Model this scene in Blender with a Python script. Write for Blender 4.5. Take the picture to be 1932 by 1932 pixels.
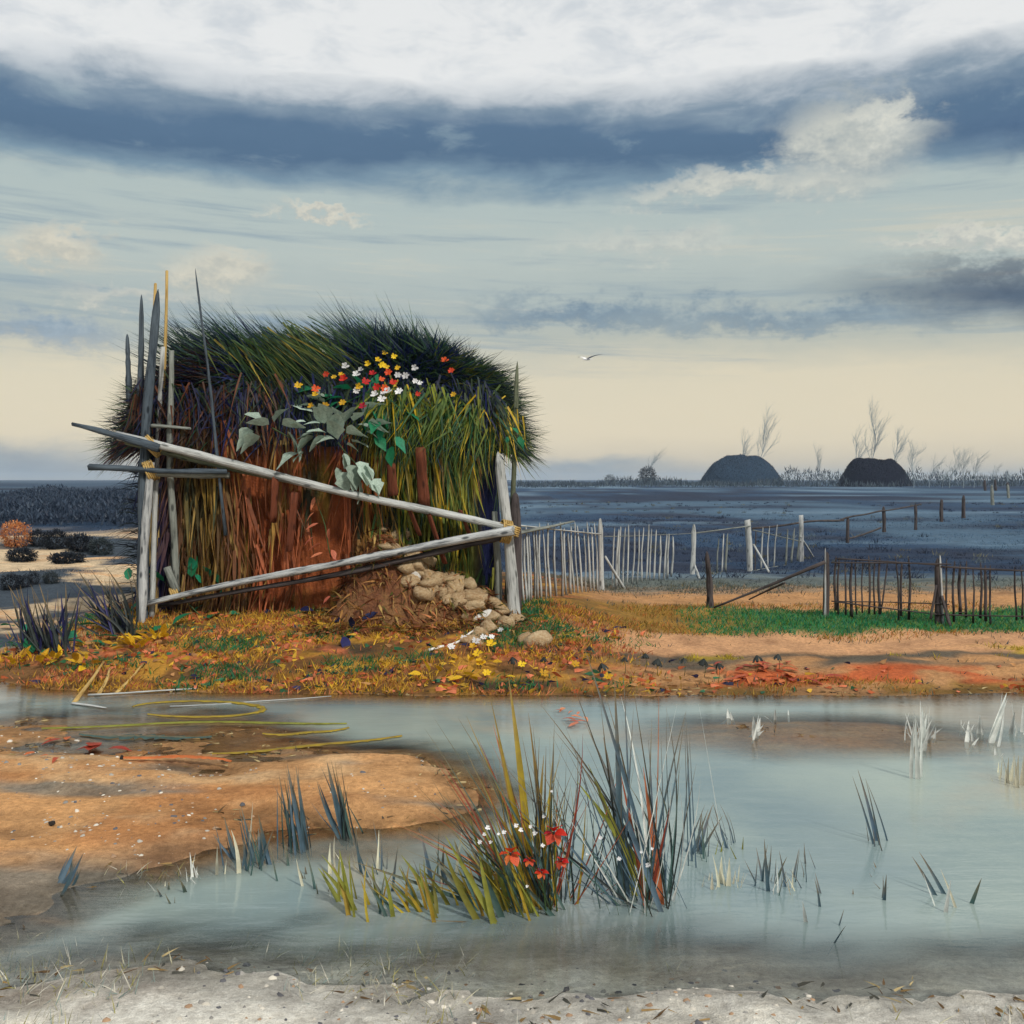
import bpy, math, random
import numpy as np
from mathutils import Vector, Matrix, Quaternion

for o in list(bpy.data.objects):
    bpy.data.objects.remove(o, do_unlink=True)
scn = bpy.context.scene
COL = scn.collection
random.seed(7)
RNG = np.random.default_rng(11)
R = math.radians

# ------------------------------------------------------------------ camera
CAMZ, F, HZ = 2.2, 1878.0, 905.0
cam = bpy.data.cameras.new('camera')
cam.lens, cam.sensor_width = 35.0, 36.0
cam.shift_y = -(966.0 - HZ) / 1932.0
cam.clip_start, cam.clip_end = 0.05, 20000
camo = bpy.data.objects.new('camera', cam)
camo.location = (0, 0, CAMZ)
camo.rotation_euler = (R(90), 0, 0)
COL.objects.link(camo)
scn.camera = camo

# ------------------------------------------------------------------ sun, exposure
SUN_AZ, SUN_EL = 146.0, 40.0           # azimuth from +Y towards +X
sd = bpy.data.lights.new('sun', 'SUN')
sd.energy, sd.angle, sd.color = 2.6, R(5), (1.0, 0.93, 0.82)
so = bpy.data.objects.new('sun', sd)
sv = Vector((math.sin(R(SUN_AZ)) * math.cos(R(SUN_EL)), math.cos(R(SUN_AZ)) * math.cos(R(SUN_EL)), math.sin(R(SUN_EL))))
so.rotation_euler = sv.to_track_quat('Z', 'Y').to_euler()
COL.objects.link(so)
scn.view_settings.view_transform = 'Standard'
scn.view_settings.look = 'None'
scn.view_settings.gamma = 1
scn.view_settings.exposure = 0.0
scn.view_settings.use_curve_mapping = False

# ------------------------------------------------------------------ node helpers
class NT:
    def __init__(s, tree):
        s.t = tree
        s.n = tree.nodes
        s.l = tree.links
    def node(s, typ, **kw):
        n = s.n.new(typ)
        for k, v in kw.items():
            setattr(n, k, v)
        return n
    def put(s, sock, v):
        if v is None:
            return
        if isinstance(v, bpy.types.NodeSocket):
            s.l.new(v, sock)
        else:
            if sock.type == 'RGBA' and len(v) == 3:
                v = (*v, 1)
            sock.default_value = v
    def m(s, op, a, b=None, c=None, clamp=False):
        n = s.node('ShaderNodeMath', operation=op, use_clamp=clamp)
        for i, v in enumerate((a, b, c)):
            s.put(n.inputs[i], v)
        return n.outputs[0]
    def mix(s, f, a, b, blend='MIX'):
        n = s.node('ShaderNodeMix', data_type='RGBA', blend_type=blend)
        n.clamp_factor = True
        s.put(n.inputs[0], f); s.put(n.inputs[6], a); s.put(n.inputs[7], b)
        return n.outputs[2]
    def ramp(s, f, stops, interp='LINEAR'):
        n = s.node('ShaderNodeValToRGB')
        cr = n.color_ramp
        cr.interpolation = interp
        while len(cr.elements) < len(stops):
            cr.elements.new(0.5)
        for e, (p, c) in zip(cr.elements, stops):
            e.position = p
            e.color = (*c, 1) if len(c) == 3 else c
        s.put(n.inputs[0], f)
        return n.outputs[0]
    def sstep(s, v, a, b):
        n = s.node('ShaderNodeMapRange', interpolation_type='SMOOTHSTEP')
        s.put(n.inputs[0], v); n.inputs[1].default_value = a; n.inputs[2].default_value = b
        return n.outputs[0]
    def noise(s, vec, scale, detail=4, rough=0.55, dist=0.0):
        n = s.node('ShaderNodeTexNoise')
        s.put(n.inputs['Vector'], vec)
        n.inputs['Scale'].default_value = scale
        n.inputs['Detail'].default_value = detail
        n.inputs['Roughness'].default_value = rough
        n.inputs['Distortion'].default_value = dist
        return n.outputs[0]
    def xyz(s, x, y, z=0.0):
        n = s.node('ShaderNodeCombineXYZ')
        s.put(n.inputs[0], x); s.put(n.inputs[1], y); s.put(n.inputs[2], z)
        return n.outputs[0]

# ------------------------------------------------------------------ sky
world = bpy.data.worlds.new('World')
scn.world = world
world.use_nodes = True
w = NT(world.node_tree)
w.n.clear()
tc = w.node('ShaderNodeTexCoord')
sep = w.node('ShaderNodeSeparateXYZ')
w.l.new(tc.outputs['Generated'], sep.inputs[0])
DEG = 57.29578
el = w.m('MULTIPLY', w.m('ARCSINE', sep.outputs[2]), DEG)
az = w.m('MULTIPLY', w.m('ARCTAN2', sep.outputs[0], sep.outputs[1]), DEG)
v1 = w.xyz(w.m('MULTIPLY', az, 0.06), w.m('MULTIPLY', el, 0.30))
v2 = w.xyz(w.m('MULTIPLY', az, 0.22), w.m('MULTIPLY', el, 0.50), 3.1)
n_big = w.noise(v1, 1.0, 5, 0.55, 0.3)
n_fin = w.noise(v2, 1.0, 9, 0.62, 0.35)
n_str = w.noise(w.xyz(w.m('MULTIPLY', az, 0.05), w.m('MULTIPLY', w.m('ADD', el, w.m('MULTIPLY', az, 0.03)), 0.9), 7.7), 1.0, 7, 0.65, 0.2)
n_det = w.noise(w.xyz(w.m('MULTIPLY', az, 0.9), w.m('MULTIPLY', el, 1.3), 1.7), 1.0, 8, 0.65, 0.0)
# warped elevation
elw = w.m('ADD', el, w.m('ADD', w.m('MULTIPLY', w.m('SUBTRACT', n_big, 0.5), 3.2), w.m('MULTIPLY', w.m('SUBTRACT', n_fin, 0.5), 2.2)))
azw = w.m('ADD', az, w.m('ADD', w.m('MULTIPLY', w.m('SUBTRACT', n_fin, 0.5), 7.0), w.m('MULTIPLY', w.m('SUBTRACT', n_det, 0.5), 3.0)))
elc = w.m('ADD', el, w.m('ADD', w.m('MULTIPLY', w.m('SUBTRACT', n_fin, 0.5), 3.6), w.m('MULTIPLY', w.m('SUBTRACT', n_det, 0.5), 2.6)))
f = w.m('DIVIDE', elw, 40.0, clamp=True)
sky = w.ramp(f, [(0.0, (0.70, 0.60, 0.44)), (0.06, (0.82, 0.71, 0.51)), (0.14, (0.76, 0.68, 0.50)),
                 (0.20, (0.50, 0.52, 0.45)), (0.25, (0.43, 0.49, 0.47)), (0.31, (0.50, 0.56, 0.52)), (0.385, (0.46, 0.54, 0.52)),
                 (0.415, (0.20, 0.30, 0.38)), (0.44, (0.085, 0.155, 0.25)), (0.475, (0.095, 0.17, 0.27)), (0.505, (0.22, 0.30, 0.38)),
                 (0.55, (0.86, 0.87, 0.86)), (1.0, (0.80, 0.82, 0.83))])
# dry-brush like high streaks
band = w.m('MULTIPLY', w.sstep(el, 5.0, 8.0), w.m('SUBTRACT', 1.0, w.sstep(el, 15.0, 17.0)))
sky = w.mix(w.m('MULTIPLY', w.m('MULTIPLY', w.sstep(n_str, 0.50, 0.72), band), 0.75), sky, (0.27, 0.36, 0.42))
sky = w.mix(w.m('MULTIPLY', w.m('MULTIPLY', w.sstep(n_str, 0.46, 0.30), band), 0.60), sky, (0.66, 0.63, 0.51))
topb = w.m('MULTIPLY', w.sstep(el, 15.5, 17.0), w.m('SUBTRACT', 1.0, w.sstep(el, 19.5, 21.5)))
sky = w.mix(w.m('MULTIPLY', w.m('MULTIPLY', w.sstep(n_fin, 0.55, 0.75), topb), 0.55), sky, (0.30, 0.40, 0.45))

sky = w.mix(w.m('MULTIPLY', w.sstep(n_fin, 0.42, 0.68), w.sstep(el, 19.0, 24.0)), sky, (0.66, 0.70, 0.73))
def cloud(a0, e0, ra, re, col, amt, soft=0.6, tilt=0.0, warp=True):
    global sky
    A, E = (azw, elc) if warp else (az, elw)
    da = w.m('DIVIDE', w.m('SUBTRACT', A, a0), ra)
    ee = w.m('SUBTRACT', w.m('SUBTRACT', E, e0), w.m('MULTIPLY', w.m('SUBTRACT', A, a0), tilt))
    de = w.m('DIVIDE', ee, re)
    d = w.m('SQRT', w.m('ADD', w.m('MULTIPLY', da, da), w.m('MULTIPLY', de, de)))
    soft = min(.97, soft + .22)
    k = w.m('MULTIPLY', w.sstep(d, 1.0, 1.0 - soft), amt)
    lit = w.m('ADD', w.m('MULTIPLY', n_det, .75), w.m('MULTIPLY', w.m('MULTIPLY', de, .5, clamp=False), .35))
    body = w.mix(w.sstep(lit, .18, .62), tuple(v * q for v, q in zip(col, (.74, .80, .88))), tuple(v * 1.12 for v in col))
    sky = w.mix(k, sky, body)

CREAM = (0.68, 0.66, 0.56)
cloud(3.8, 9.6, 9.0, 1.2, (0.19, 0.27, 0.34), 0.85, 0.9)
cloud(-12, 8.2, 10.0, 1.0, (0.27, 0.36, 0.44), 0.7, 0.9)
cloud(-25.5, 7.6, 8.0, 1.4, (0.27, 0.36, 0.45), 0.8, 0.9)
cloud(15, 8.9, 16.0, 1.3, (0.22, 0.30, 0.36), 0.8, 0.95, -0.03)
cloud(28, 9.6, 15.0, 2.1, (0.060, 0.095, 0.15), 0.92, 0.95, -0.10, False)
cloud(27, 10.4, 9.0, 1.2, (0.05, 0.075, 0.12), 0.6, 0.9, -0.14)
cloud(27, 12.2, 9.0, 0.75, (0.68, 0.66, 0.56), 0.95, 0.35, -0.06)
cloud(12, 16.2, 7.0, 1.0, CREAM, 0.8, 0.6, 0.05)
cloud(19.0, 18.0, 5.4, 3.0, (0.62, 0.62, 0.54), 0.97, 0.5)
cloud(20.6, 18.6, 2.6, 1.5, (0.70, 0.69, 0.60), 0.9, 0.5)
cloud(17.0, 15.6, 6.0, 1.2, CREAM, 0.8, 0.7)
cloud(28, 17.2, 6.0, 2.2, (0.085, 0.15, 0.25), 0.8, 0.8, 0, False)
cloud(-24.5, 12.0, 3.2, 1.7, (0.72, 0.65, 0.50), 0.85, 0.5)
cloud(-16.5, 11.3, 3.6, 1.6, (0.70, 0.64, 0.50), 0.8, 0.55)
cloud(-10.5, 14.8, 4.2, 0.5, (0.74, 0.68, 0.54), 0.85, 0.5, -0.04)
cloud(8, 13.2, 9.0, 1.3, CREAM, 0.65, 0.8)
cloud(-20, 9.8, 7.0, 0.8, (0.72, 0.66, 0.53), 0.6, 0.8)
# bluish damp air low over the land on the left and centre
cloud(-27, 1.0, 11.0, 1.9, (0.20, 0.29, 0.38), 0.75, 0.95, 0, False)
cloud(4, 0.4, 9.0, 1.1, (0.26, 0.34, 0.40), 0.75, 0.95, 0, False)
nis = w.node('ShaderNodeTexSky', sky_type='NISHITA')
nis.sun_disc = False
nis.sun_elevation = R(SUN_EL)
nis.sun_rotation = R(SUN_AZ)
sc = w.node('ShaderNodeVectorMath', operation='SCALE')
w.l.new(sky, sc.inputs[0]); sc.inputs[3].default_value = 10.0
fin = w.mix(0.93, nis.outputs[0], sc.outputs[0])
bg = w.node('ShaderNodeBackground')
bg.inputs[1].default_value = 0.1
w.l.new(fin, bg.inputs[0])
wo = w.node('ShaderNodeOutputWorld')
w.l.new(bg.outputs[0], wo.inputs[0])

# ------------------------------------------------------------------ numpy noise + terrain
def _hash(ix, iy, seed):
    h = (ix.astype(np.int64) * 374761393 + iy.astype(np.int64) * 668265263 + seed * 974711) & 0x7fffffff
    h = ((h ^ (h >> 13)) * 1274126177) & 0x7fffffff
    h = (h ^ (h >> 16)) & 0xffff
    return h / 65535.0
def vn(x, y, seed=0):
    x = np.asarray(x, float); y = np.asarray(y, float)
    ix = np.floor(x); iy = np.floor(y)
    fx = x - ix; fy = y - iy
    fx = fx * fx * (3 - 2 * fx); fy = fy * fy * (3 - 2 * fy)
    a = _hash(ix, iy, seed); b = _hash(ix + 1, iy, seed); c = _hash(ix, iy + 1, seed); d = _hash(ix + 1, iy + 1, seed)
    return (a * (1 - fx) + b * fx) * (1 - fy) + (c * (1 - fx) + d * fx) * fy
def fbm(x, y, seed=0, oct=4):
    s = 0; a = 0.5; t = 0
    for i in range(oct):
        s = s + a * vn(np.asarray(x) * 2 ** i, np.asarray(y) * 2 ** i, seed + i * 17); t += a; a *= 0.5
    return s / t
def ss(a, b, v):
    t = np.clip((np.asarray(v, float) - a) / (b - a), 0, 1)
    return t * t * (3 - 2 * t)

def shore(x):
    return 10.25 + 0.55 * (fbm(np.asarray(x) * 0.55, 3.3, 5) - 0.5) + 0.9 * ss(-4.2, -6.2, x)
def hutw(x):
    return ss(-6.6, -5.0, x) * (1 - ss(0.2, 1.9, x))
def terrain(x, y):
    x = np.asarray(x, float); y = np.asarray(y, float)
    d = y - shore(x)
    bed = [-8, -1.4, 0]; bz = [-0.35, -0.28, 0]
    hr = np.interp(d, bed + [1.1, 2.6, 4.4, 8, 12], bz + [.10, .22, .32, .28, .2])
    hh = np.interp(d, bed + [1.2, 2.4, 3.2, 8, 12], bz + [.22, .46, .52, .5, .2])
    hl = np.interp(d, bed + [1.0, 3.0, 8, 12], bz + [.12, .16, .18, .2])
    left = ss(-4.5, -7.0, x)
    h = hr * (1 - left) + hl * left
    k = hutw(x) * (1 - ss(18, 23, y))
    h = h * (1 - k) + hh * k
    # dunes far left, behind the hut
    dn = left * ss(14, 18, y) * (1 - ss(45, 70, y))
    h = h + dn * (fbm(x * 0.16, y * 0.16, 31) - 0.45) * 0.9
    lump = (fbm(x * 1.6, y * 1.6, 41) - 0.5) * 0.10 + (fbm(x * 6, y * 6, 43, 3) - 0.5) * 0.03
    h = h + lump * ss(-0.1, 0.5, d) * (1 - ss(40, 90, y))
    h = h + (fbm(x * 0.02, y * 0.02, 91) - 0.5) * 0.9 * ss(40, 130, y)
    # near pale shore and the orange sand bar on the left
    nn = fbm(x * 0.7, y * 0.7, 51)
    near = (fbm(x * 4, y * 6, 53) - .5) * .05 + np.interp(y + (nn - 0.5) * 1.0, [-40, 2, 3.7, 4.4, 5.6, 8], [.3, .16, .07, 0, -.2, -.5])
    yc = 7.2 - 0.9 * ss(-1.4, -3.2, x)
    wd = 0.95 + 1.5 * ss(-1.2, -3.2, x)
    bar = 0.055 - ((y - yc) / wd) ** 2 * 0.07 - np.maximum(x + 1.2, 0) ** 2 * 0.09 + (fbm(x * 0.9, y * 1.6, 61) - 0.5) * 0.12 + (fbm(x * 3.5, y * 6, 63) - 0.5) * 0.055
    bar = np.maximum(bar, -0.5)
    rb = -0.016 - ((x - 2.6) / 1.5) ** 2 * .06 - ((y - 8.6) / .7) ** 2 * .06 + (fbm(x * 1.2, y * 1.2, 66) - .5) * .08
    rb = np.where(y < 11, rb, -1)
    h = np.where(d < 0.3, np.maximum(np.maximum(h, near), np.maximum(bar, rb)), h)
    side = ss(13, 18, np.abs(x)) * (1 - ss(9, 13, y))
    h = h * (1 - side) + 0.2 * side
    return h
def axis(lo, hi, step, ext_lo, ext_hi, g=1.22):
    a = list(np.arange(lo, hi + 1e-6, step))
    s = step; v = a[-1]
    while v < ext_hi:
        s *= g; v += s; a.append(v)
    s = step; v = lo
    pre = []
    while v > ext_lo:
        s *= g; v -= s; pre.append(v)
    return np.array(pre[::-1] + a)
gx = axis(-9, 9, 0.075, -3500, 3500, 1.13)
gy = axis(3.2, 24, 0.075, -60, 6000, 1.10)
X, Y = np.meshgrid(gx, gy, indexing='ij')
Z = terrain(X, Y)
def tzv(x, y):
    x = np.asarray(x, float); y = np.asarray(y, float)
    i = np.clip(np.searchsorted(gx, x) - 1, 0, len(gx) - 2); j = np.clip(np.searchsorted(gy, y) - 1, 0, len(gy) - 2)
    u = np.clip((x - gx[i]) / (gx[i + 1] - gx[i]), 0, 1); v = np.clip((y - gy[j]) / (gy[j + 1] - gy[j]), 0, 1)
    return (Z[i, j] * (1 - u) + Z[i + 1, j] * u) * (1 - v) + (Z[i, j + 1] * (1 - u) + Z[i + 1, j + 1] * u) * v
def tz(x, y):
    return float(tzv(x, y))

def P(px, py, Y):
    return Vector(((px - 966.0) / F * Y, Y, CAMZ - (py - HZ) / F * Y))
YS = np.concatenate([np.arange(3.0, 40, 0.02), np.geomspace(40, 600, 900)])
def G(px, py, water=False):
    ys = YS
    """where the sight line through a point of the photo meets the ground"""
    x = (px - 966.0) / F * ys; z = CAMZ - (py - HZ) / F * ys
    t = tzv(x, ys)
    if water:
        t = np.maximum(t, 0)
    i = np.argmax(z <= t)
    if z[i] > t[i]:
        i = len(ys) - 1
    return Vector((x[i], ys[i], t[i]))

# ------------------------------------------------------------------ object helpers
def link(o, parent=None):
    COL.objects.link(o)
    if parent is not None:
        o.parent = parent
    return o
def tag(o, label, cat, group=None):
    o['label'] = label; o['category'] = cat
    if group:
        o['group'] = group
    return o
def struct(o):
    o['kind'] = 'structure'
    return o
def thing(name, loc, label, cat, group=None):
    o = bpy.data.objects.new(name, None)
    o.empty_display_size = 0.2
    o.location = loc
    link(o)
    return tag(o, label, cat, group)
def np_mesh(name, V, faces, mat, col=None, smooth=True):
    """faces: (n,k) int array or list of such arrays"""
    me = bpy.data.meshes.new(name)
    V = np.asarray(V, np.float32)
    if not isinstance(faces, list):
        faces = [faces]
    me.vertices.add(len(V)); me.vertices.foreach_set('co', V.ravel())
    nl = sum(f.size for f in faces); nf = sum(len(f) for f in faces)
    me.loops.add(nl); me.polygons.add(nf)
    me.loops.foreach_set('vertex_index', np.concatenate([f.ravel() for f in faces]).astype(np.int32))
    st = []; o = 0
    for f in faces:
        st.append(o + np.arange(len(f)) * f.shape[1]); o += f.size
    me.polygons.foreach_set('loop_start', np.concatenate(st).astype(np.int32))
    me.update(calc_edges=True)
    me.validate()
    if smooth:
        me.polygons.foreach_set('use_smooth', np.ones(len(me.polygons), bool))
    if col is not None:
        a = me.color_attributes.new('Col', 'FLOAT_COLOR', 'POINT')
        c = np.ones((len(V), 4), np.float32); c[:, :3] = col
        a.data.foreach_set('color', c.ravel())
    me.materials.append(mat)
    return me
def obj(name, me, parent=None, loc=(0, 0, 0)):
    o = bpy.data.objects.new(name, me)
    o.location = loc
    return link(o, parent)
def grid_faces(nu, nv, wrap=False):
    i = np.arange(nu if wrap else nu - 1); j = np.arange(nv - 1)
    I, J = np.meshgrid(i, j, indexing='ij')
    I2 = (I + 1) % nu
    return np.stack([I * nv + J, I2 * nv + J, I2 * nv + J + 1, I * nv + J + 1], -1).reshape(-1, 4)

# ------------------------------------------------------------------ materials
def newmat(name):
    m = bpy.data.materials.new(name)
    m.use_nodes = True
    t = NT(m.node_tree)
    b = t.n['Principled BSDF']
    return m, t, b
def attr(t):
    return t.node('ShaderNodeVertexColor', layer_name='Col').outputs[0]
def bump(t, h, strength, dist=0.02):
    n = t.node('ShaderNodeBump')
    n.inputs['Strength'].default_value = strength
    n.inputs['Distance'].default_value = dist
    t.put(n.inputs['Height'], h)
    return n.outputs[0]
def leaf_mat(name, color=None, trans=0.3, rough=0.55, spec=0.3, tip=False):
    m, t, b = newmat(name)
    oc = t.node('ShaderNodeTexCoord').outputs['Object']
    c = attr(t) if color is None else color
    n = t.noise(oc, 9.0, 4, 0.6)
    c = t.mix(1.0, c, t.ramp(n, [(0.25, (0.62, 0.62, 0.62)), (0.75, (1.3, 1.3, 1.3))]), 'MULTIPLY')
    if color is not None:
        oi = t.node('ShaderNodeObjectInfo')
        hs = t.node('ShaderNodeHueSaturation')
        t.put(hs.inputs['Color'], c)
        t.put(hs.inputs['Value'], t.m('MULTIPLY_ADD', oi.outputs['Random'], 0.6, 0.7))
        t.put(hs.inputs['Hue'], t.m('MULTIPLY_ADD', oi.outputs['Random'], 0.03, 0.485))
        c = hs.outputs[0]
    if tip:
        gz = t.node('ShaderNodeSeparateXYZ'); t.l.new(t.node('ShaderNodeTexCoord').outputs['Generated'], gz.inputs[0])
        bn = t.noise(oc, 26.0, 3, .6)
        c = t.mix(t.m('MULTIPLY', t.sstep(t.m('ADD', gz.outputs[2], t.m('MULTIPLY', bn, .5)), .75, 1.35), .8), c, (.26, .18, .085))
        c = t.mix(t.m('MULTIPLY', t.sstep(gz.outputs[2], .22, .0), .6), c, (.12, .10, .06))
    t.put(b.inputs['Base Color'], c)
    b.inputs['Roughness'].default_value = rough
    b.inputs['Specular IOR Level'].default_value = spec
    tr = t.node('ShaderNodeBsdfTranslucent')
    t.put(tr.inputs[0], c)
    mx = t.node('ShaderNodeMixShader')
    mx.inputs[0].default_value = trans
    t.l.new(b.outputs[0], mx.inputs[1]); t.l.new(tr.outputs[0], mx.inputs[2])
    t.l.new(mx.outputs[0], t.n['Material Output'].inputs[0])
    return m
def wood_mat(name, pale, dark, worn=0.5):
    m, t, b = newmat(name)
    oc = t.node('ShaderNodeTexCoord').outputs['Object']
    oi = t.node('ShaderNodeObjectInfo').outputs['Random']
    mp = t.node('ShaderNodeMapping'); mp.inputs['Scale'].default_value = (30, 30, 1.6)
    t.l.new(oc, mp.inputs[0])
    off = t.node('ShaderNodeVectorMath', operation='ADD')
    t.l.new(mp.outputs[0], off.inputs[0]); t.put(off.inputs[1], t.xyz(t.m('MULTIPLY', oi, 40.0), 0.0, 0.0))
    g = t.noise(off.outputs[0], 1.0, 7, 0.7, 0.4)
    mp2 = t.node('ShaderNodeMapping'); mp2.inputs['Scale'].default_value = (8, 8, 2.2)
    t.l.new(off.outputs[0], mp2.inputs[0]); mp2.inputs['Scale'].default_value = (0.3, 0.3, 1.3)
    p = t.noise(mp2.outputs[0], 1.0, 5, 0.6)
    k = t.m('ADD', t.m('MULTIPLY', g, 0.65), t.m('MULTIPLY', p, 0.55))
    c = t.ramp(k, [(0.40 + 0.10 * worn, dark), (0.54 + 0.06 * worn, tuple((a * .6 + d * .4) for a, d in zip(pale, dark))), (0.74, pale)])
    vo = t.node('ShaderNodeTexVoronoi'); vo.inputs['Scale'].default_value = 1.0
    mk = t.node('ShaderNodeMapping'); mk.inputs['Scale'].default_value = (9, 9, 3.5); t.l.new(oc, mk.inputs[0]); t.l.new(mk.outputs[0], vo.inputs['Vector'])
    c = t.mix(t.m('MULTIPLY', t.sstep(vo.outputs['Distance'], .24, .10), .85), c, tuple(v * .6 for v in dark))
    ck = t.noise(off.outputs[0], 2.3, 3, .5)
    c = t.mix(t.m('MULTIPLY', t.sstep(ck, .36, .30), .8), c, tuple(v * .5 for v in dark))
    t.put(b.inputs['Base Color'], c)
    b.inputs['Roughness'].default_value = 0.85
    b.inputs['Specular IOR Level'].default_value = 0.2
    t.put(b.inputs['Normal'], bump(t, g, 1.0, 0.025))
    return m
def stone_mat(name, a, b_):
    m, t, b = newmat(name)
    oc = t.node('ShaderNodeTexCoord').outputs['Object']
    n = t.noise(oc, 5.0, 7, 0.65); n2 = t.noise(oc, 45.0, 4, 0.6)
    oi = t.node('ShaderNodeObjectInfo').outputs['Random']
    c = t.mix(t.m('ADD', t.m('MULTIPLY', t.sstep(n, 0.35, 0.65), 0.7), t.m('MULTIPLY', oi, 0.35)), a, b_)
    c = t.mix(0.5, c, t.ramp(n2, [(0.3, (0.5, 0.5, 0.5)), (0.7, (1.3, 1.3, 1.3))]), 'MULTIPLY')
    t.put(b.inputs['Base Color'], c)
    b.inputs['Roughness'].default_value = 0.9
    t.put(b.inputs['Normal'], bump(t, t.m('ADD', n, t.m('MULTIPLY', n2, 0.3)), 0.8, 0.03))
    return m

M = {}
M['foliage'] = leaf_mat('foliage_blades')
M['dry'] = leaf_mat('dry_blades', trans=0.2, rough=0.7)
M['wood_pale'] = wood_mat('weathered_pale_wood', (0.60, 0.62, 0.61), (0.15, 0.16, 0.155))
M['wood_mid'] = wood_mat('weathered_grey_wood', (0.30, 0.32, 0.29), (0.06, 0.07, 0.065))
M['wood_blue'] = wood_mat('blue_black_wood', (0.10, 0.13, 0.16), (0.012, 0.018, 0.028))
M['wood_dark'] = wood_mat('charred_wood', (0.10, 0.085, 0.085), (0.012, 0.010, 0.012))
M['wood_ochre'] = wood_mat('peeled_ochre_wood', (0.62, 0.44, 0.17), (0.33, 0.20, 0.06))
M['wood_worn'] = wood_mat('half_bleached_wood', (0.62, 0.64, 0.64), (0.035, 0.045, 0.06), 0.8)
M['wood_olive'] = wood_mat('mossy_wood', (0.20, 0.22, 0.15), (0.03, 0.045, 0.025))
M['rust_plank'] = wood_mat('rust_red_plank', (0.20, 0.060, 0.030), (0.07, 0.022, 0.012))
M['stone_tan'] = stone_mat('tan_stone', (0.33, 0.19, 0.085), (0.56, 0.44, 0.27))
M['stone_white'] = stone_mat('white_stone', (0.72, 0.70, 0.66), (0.85, 0.84, 0.80))
M['stone_dark'] = stone_mat('black_pebble', (0.02, 0.018, 0.016), (0.05, 0.04, 0.035))
M['leaf_silver'] = leaf_mat('silver_leaf', (0.36, 0.46, 0.39), 0.2, 0.7)
M['leaf_emerald'] = leaf_mat('emerald_leaf', (0.015, 0.21, 0.10), 0.3)
M['leaf_navy'] = leaf_mat('blue_black_leaf', (0.014, 0.018, 0.075), 0.1)
M['leaf_yellow'] = leaf_mat('yellow_leaf', (0.68, 0.40, 0.02), 0.3)
M['leaf_rust'] = leaf_mat('rust_leaf', (0.48, 0.10, 0.035), 0.2)
M['leaf_coral'] = leaf_mat('coral_leaf', (0.62, 0.20, 0.11), 0.25)
M['leaf_olive'] = leaf_mat('olive_leaf', (0.24, 0.24, 0.04), 0.3)
M['petal_red'] = leaf_mat('red_petal', (0.62, 0.035, 0.015), 0.3)
M['petal_coral'] = leaf_mat('coral_petal', (0.80, 0.16, 0.06), 0.3)
M['petal_yellow'] = leaf_mat('yellow_petal', (0.78, 0.48, 0.02), 0.3)
M['petal_white'] = leaf_mat('white_petal', (0.82, 0.82, 0.84), 0.3)
M['stem'] = leaf_mat('green_stem', (0.05, 0.09, 0.03), 0.1)
M['seed'] = leaf_mat('dark_seed_head', (0.02, 0.026, 0.024), 0.05)

# ground
m, t, b = newmat('ground_soil')
geo = t.node('ShaderNodeNewGeometry').outputs['Position']
c = attr(t)
n1 = t.noise(geo, 2.2, 8, 0.65); n2 = t.noise(geo, 22, 6, 0.65); n3 = t.noise(geo, 140, 3, 0.6)
c = t.mix(0.85, c, t.ramp(n1, [(0.28, (0.55, 0.52, 0.52)), (0.5, (1, 1, 1)), (0.75, (1.35, 1.3, 1.22))]), 'MULTIPLY')
c = t.mix(0.8, c, t.ramp(n2, [(0.3, (0.62, 0.6, 0.58)), (0.65, (1.2, 1.2, 1.2))]), 'MULTIPLY')
c = t.mix(0.6, c, t.ramp(n3, [(0.3, (0.6, 0.58, 0.55)), (0.7, (1.25, 1.25, 1.25))]), 'MULTIPLY')
t.put(b.inputs['Base Color'], c)
b.inputs['Roughness'].default_value = 0.92
b.inputs['Specular IOR Level'].default_value = 0.15
t.put(b.inputs['Normal'], bump(t, t.m('ADD', t.m('MULTIPLY', n2, 1.0), t.m('MULTIPLY', n3, 0.35)), 0.7, 0.04))
M['ground'] = m

# pond water: clear over the shallows, cloudy where it is deep
m, t, b = newmat('pond_water')
geo = t.node('ShaderNodeNewGeometry').outputs['Position']
dep = t.node('ShaderNodeAttribute', attribute_name='depth').outputs['Fac']
mp = t.node('ShaderNodeMapping'); mp.inputs['Scale'].default_value = (1.0, 3.4, 1)
t.l.new(geo, mp.inputs[0])
r1 = t.noise(mp.outputs[0], 2.4, 5, 0.6, 0.5); r2 = t.noise(mp.outputs[0], 13, 4, 0.6)
sl = t.noise(geo, 0.45, 6, 0.5, 0.2)
tc_ = t.mix(t.sstep(sl, 0.30, 0.75), (0.17, 0.245, 0.265), (0.35, 0.415, 0.365))
mud = t.noise(geo, 0.33, 6, 0.55, 0.3)
tc_ = t.mix(t.m('MULTIPLY', t.sstep(mud, .50, .66), .65), tc_, (.43, .34, .24))
t.put(b.inputs['Base Color'], tc_)
b.inputs['Roughness'].default_value = 0.03
b.inputs['IOR'].default_value = 1.45
nb = bump(t, t.m('ADD', t.m('MULTIPLY', r1, 1.0), t.m('MULTIPLY', r2, 0.14)), 0.075, 0.06)
t.put(b.inputs['Normal'], nb)
trn = t.node('ShaderNodeBsdfTransparent'); trn.inputs[0].default_value = (0.93, 0.96, 0.94, 1)
gl = t.node('ShaderNodeBsdfGlossy'); gl.inputs['Roughness'].default_value = 0.05
t.put(gl.inputs['Normal'], nb)
fr = t.node('ShaderNodeFresnel'); fr.inputs[0].default_value = 1.333
t.put(fr.inputs['Normal'], nb)
clear = t.node('ShaderNodeMixShader')
t.l.new(fr.outputs[0], clear.inputs[0]); t.l.new(trn.outputs[0], clear.inputs[1]); t.l.new(gl.outputs[0], clear.inputs[2])
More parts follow.
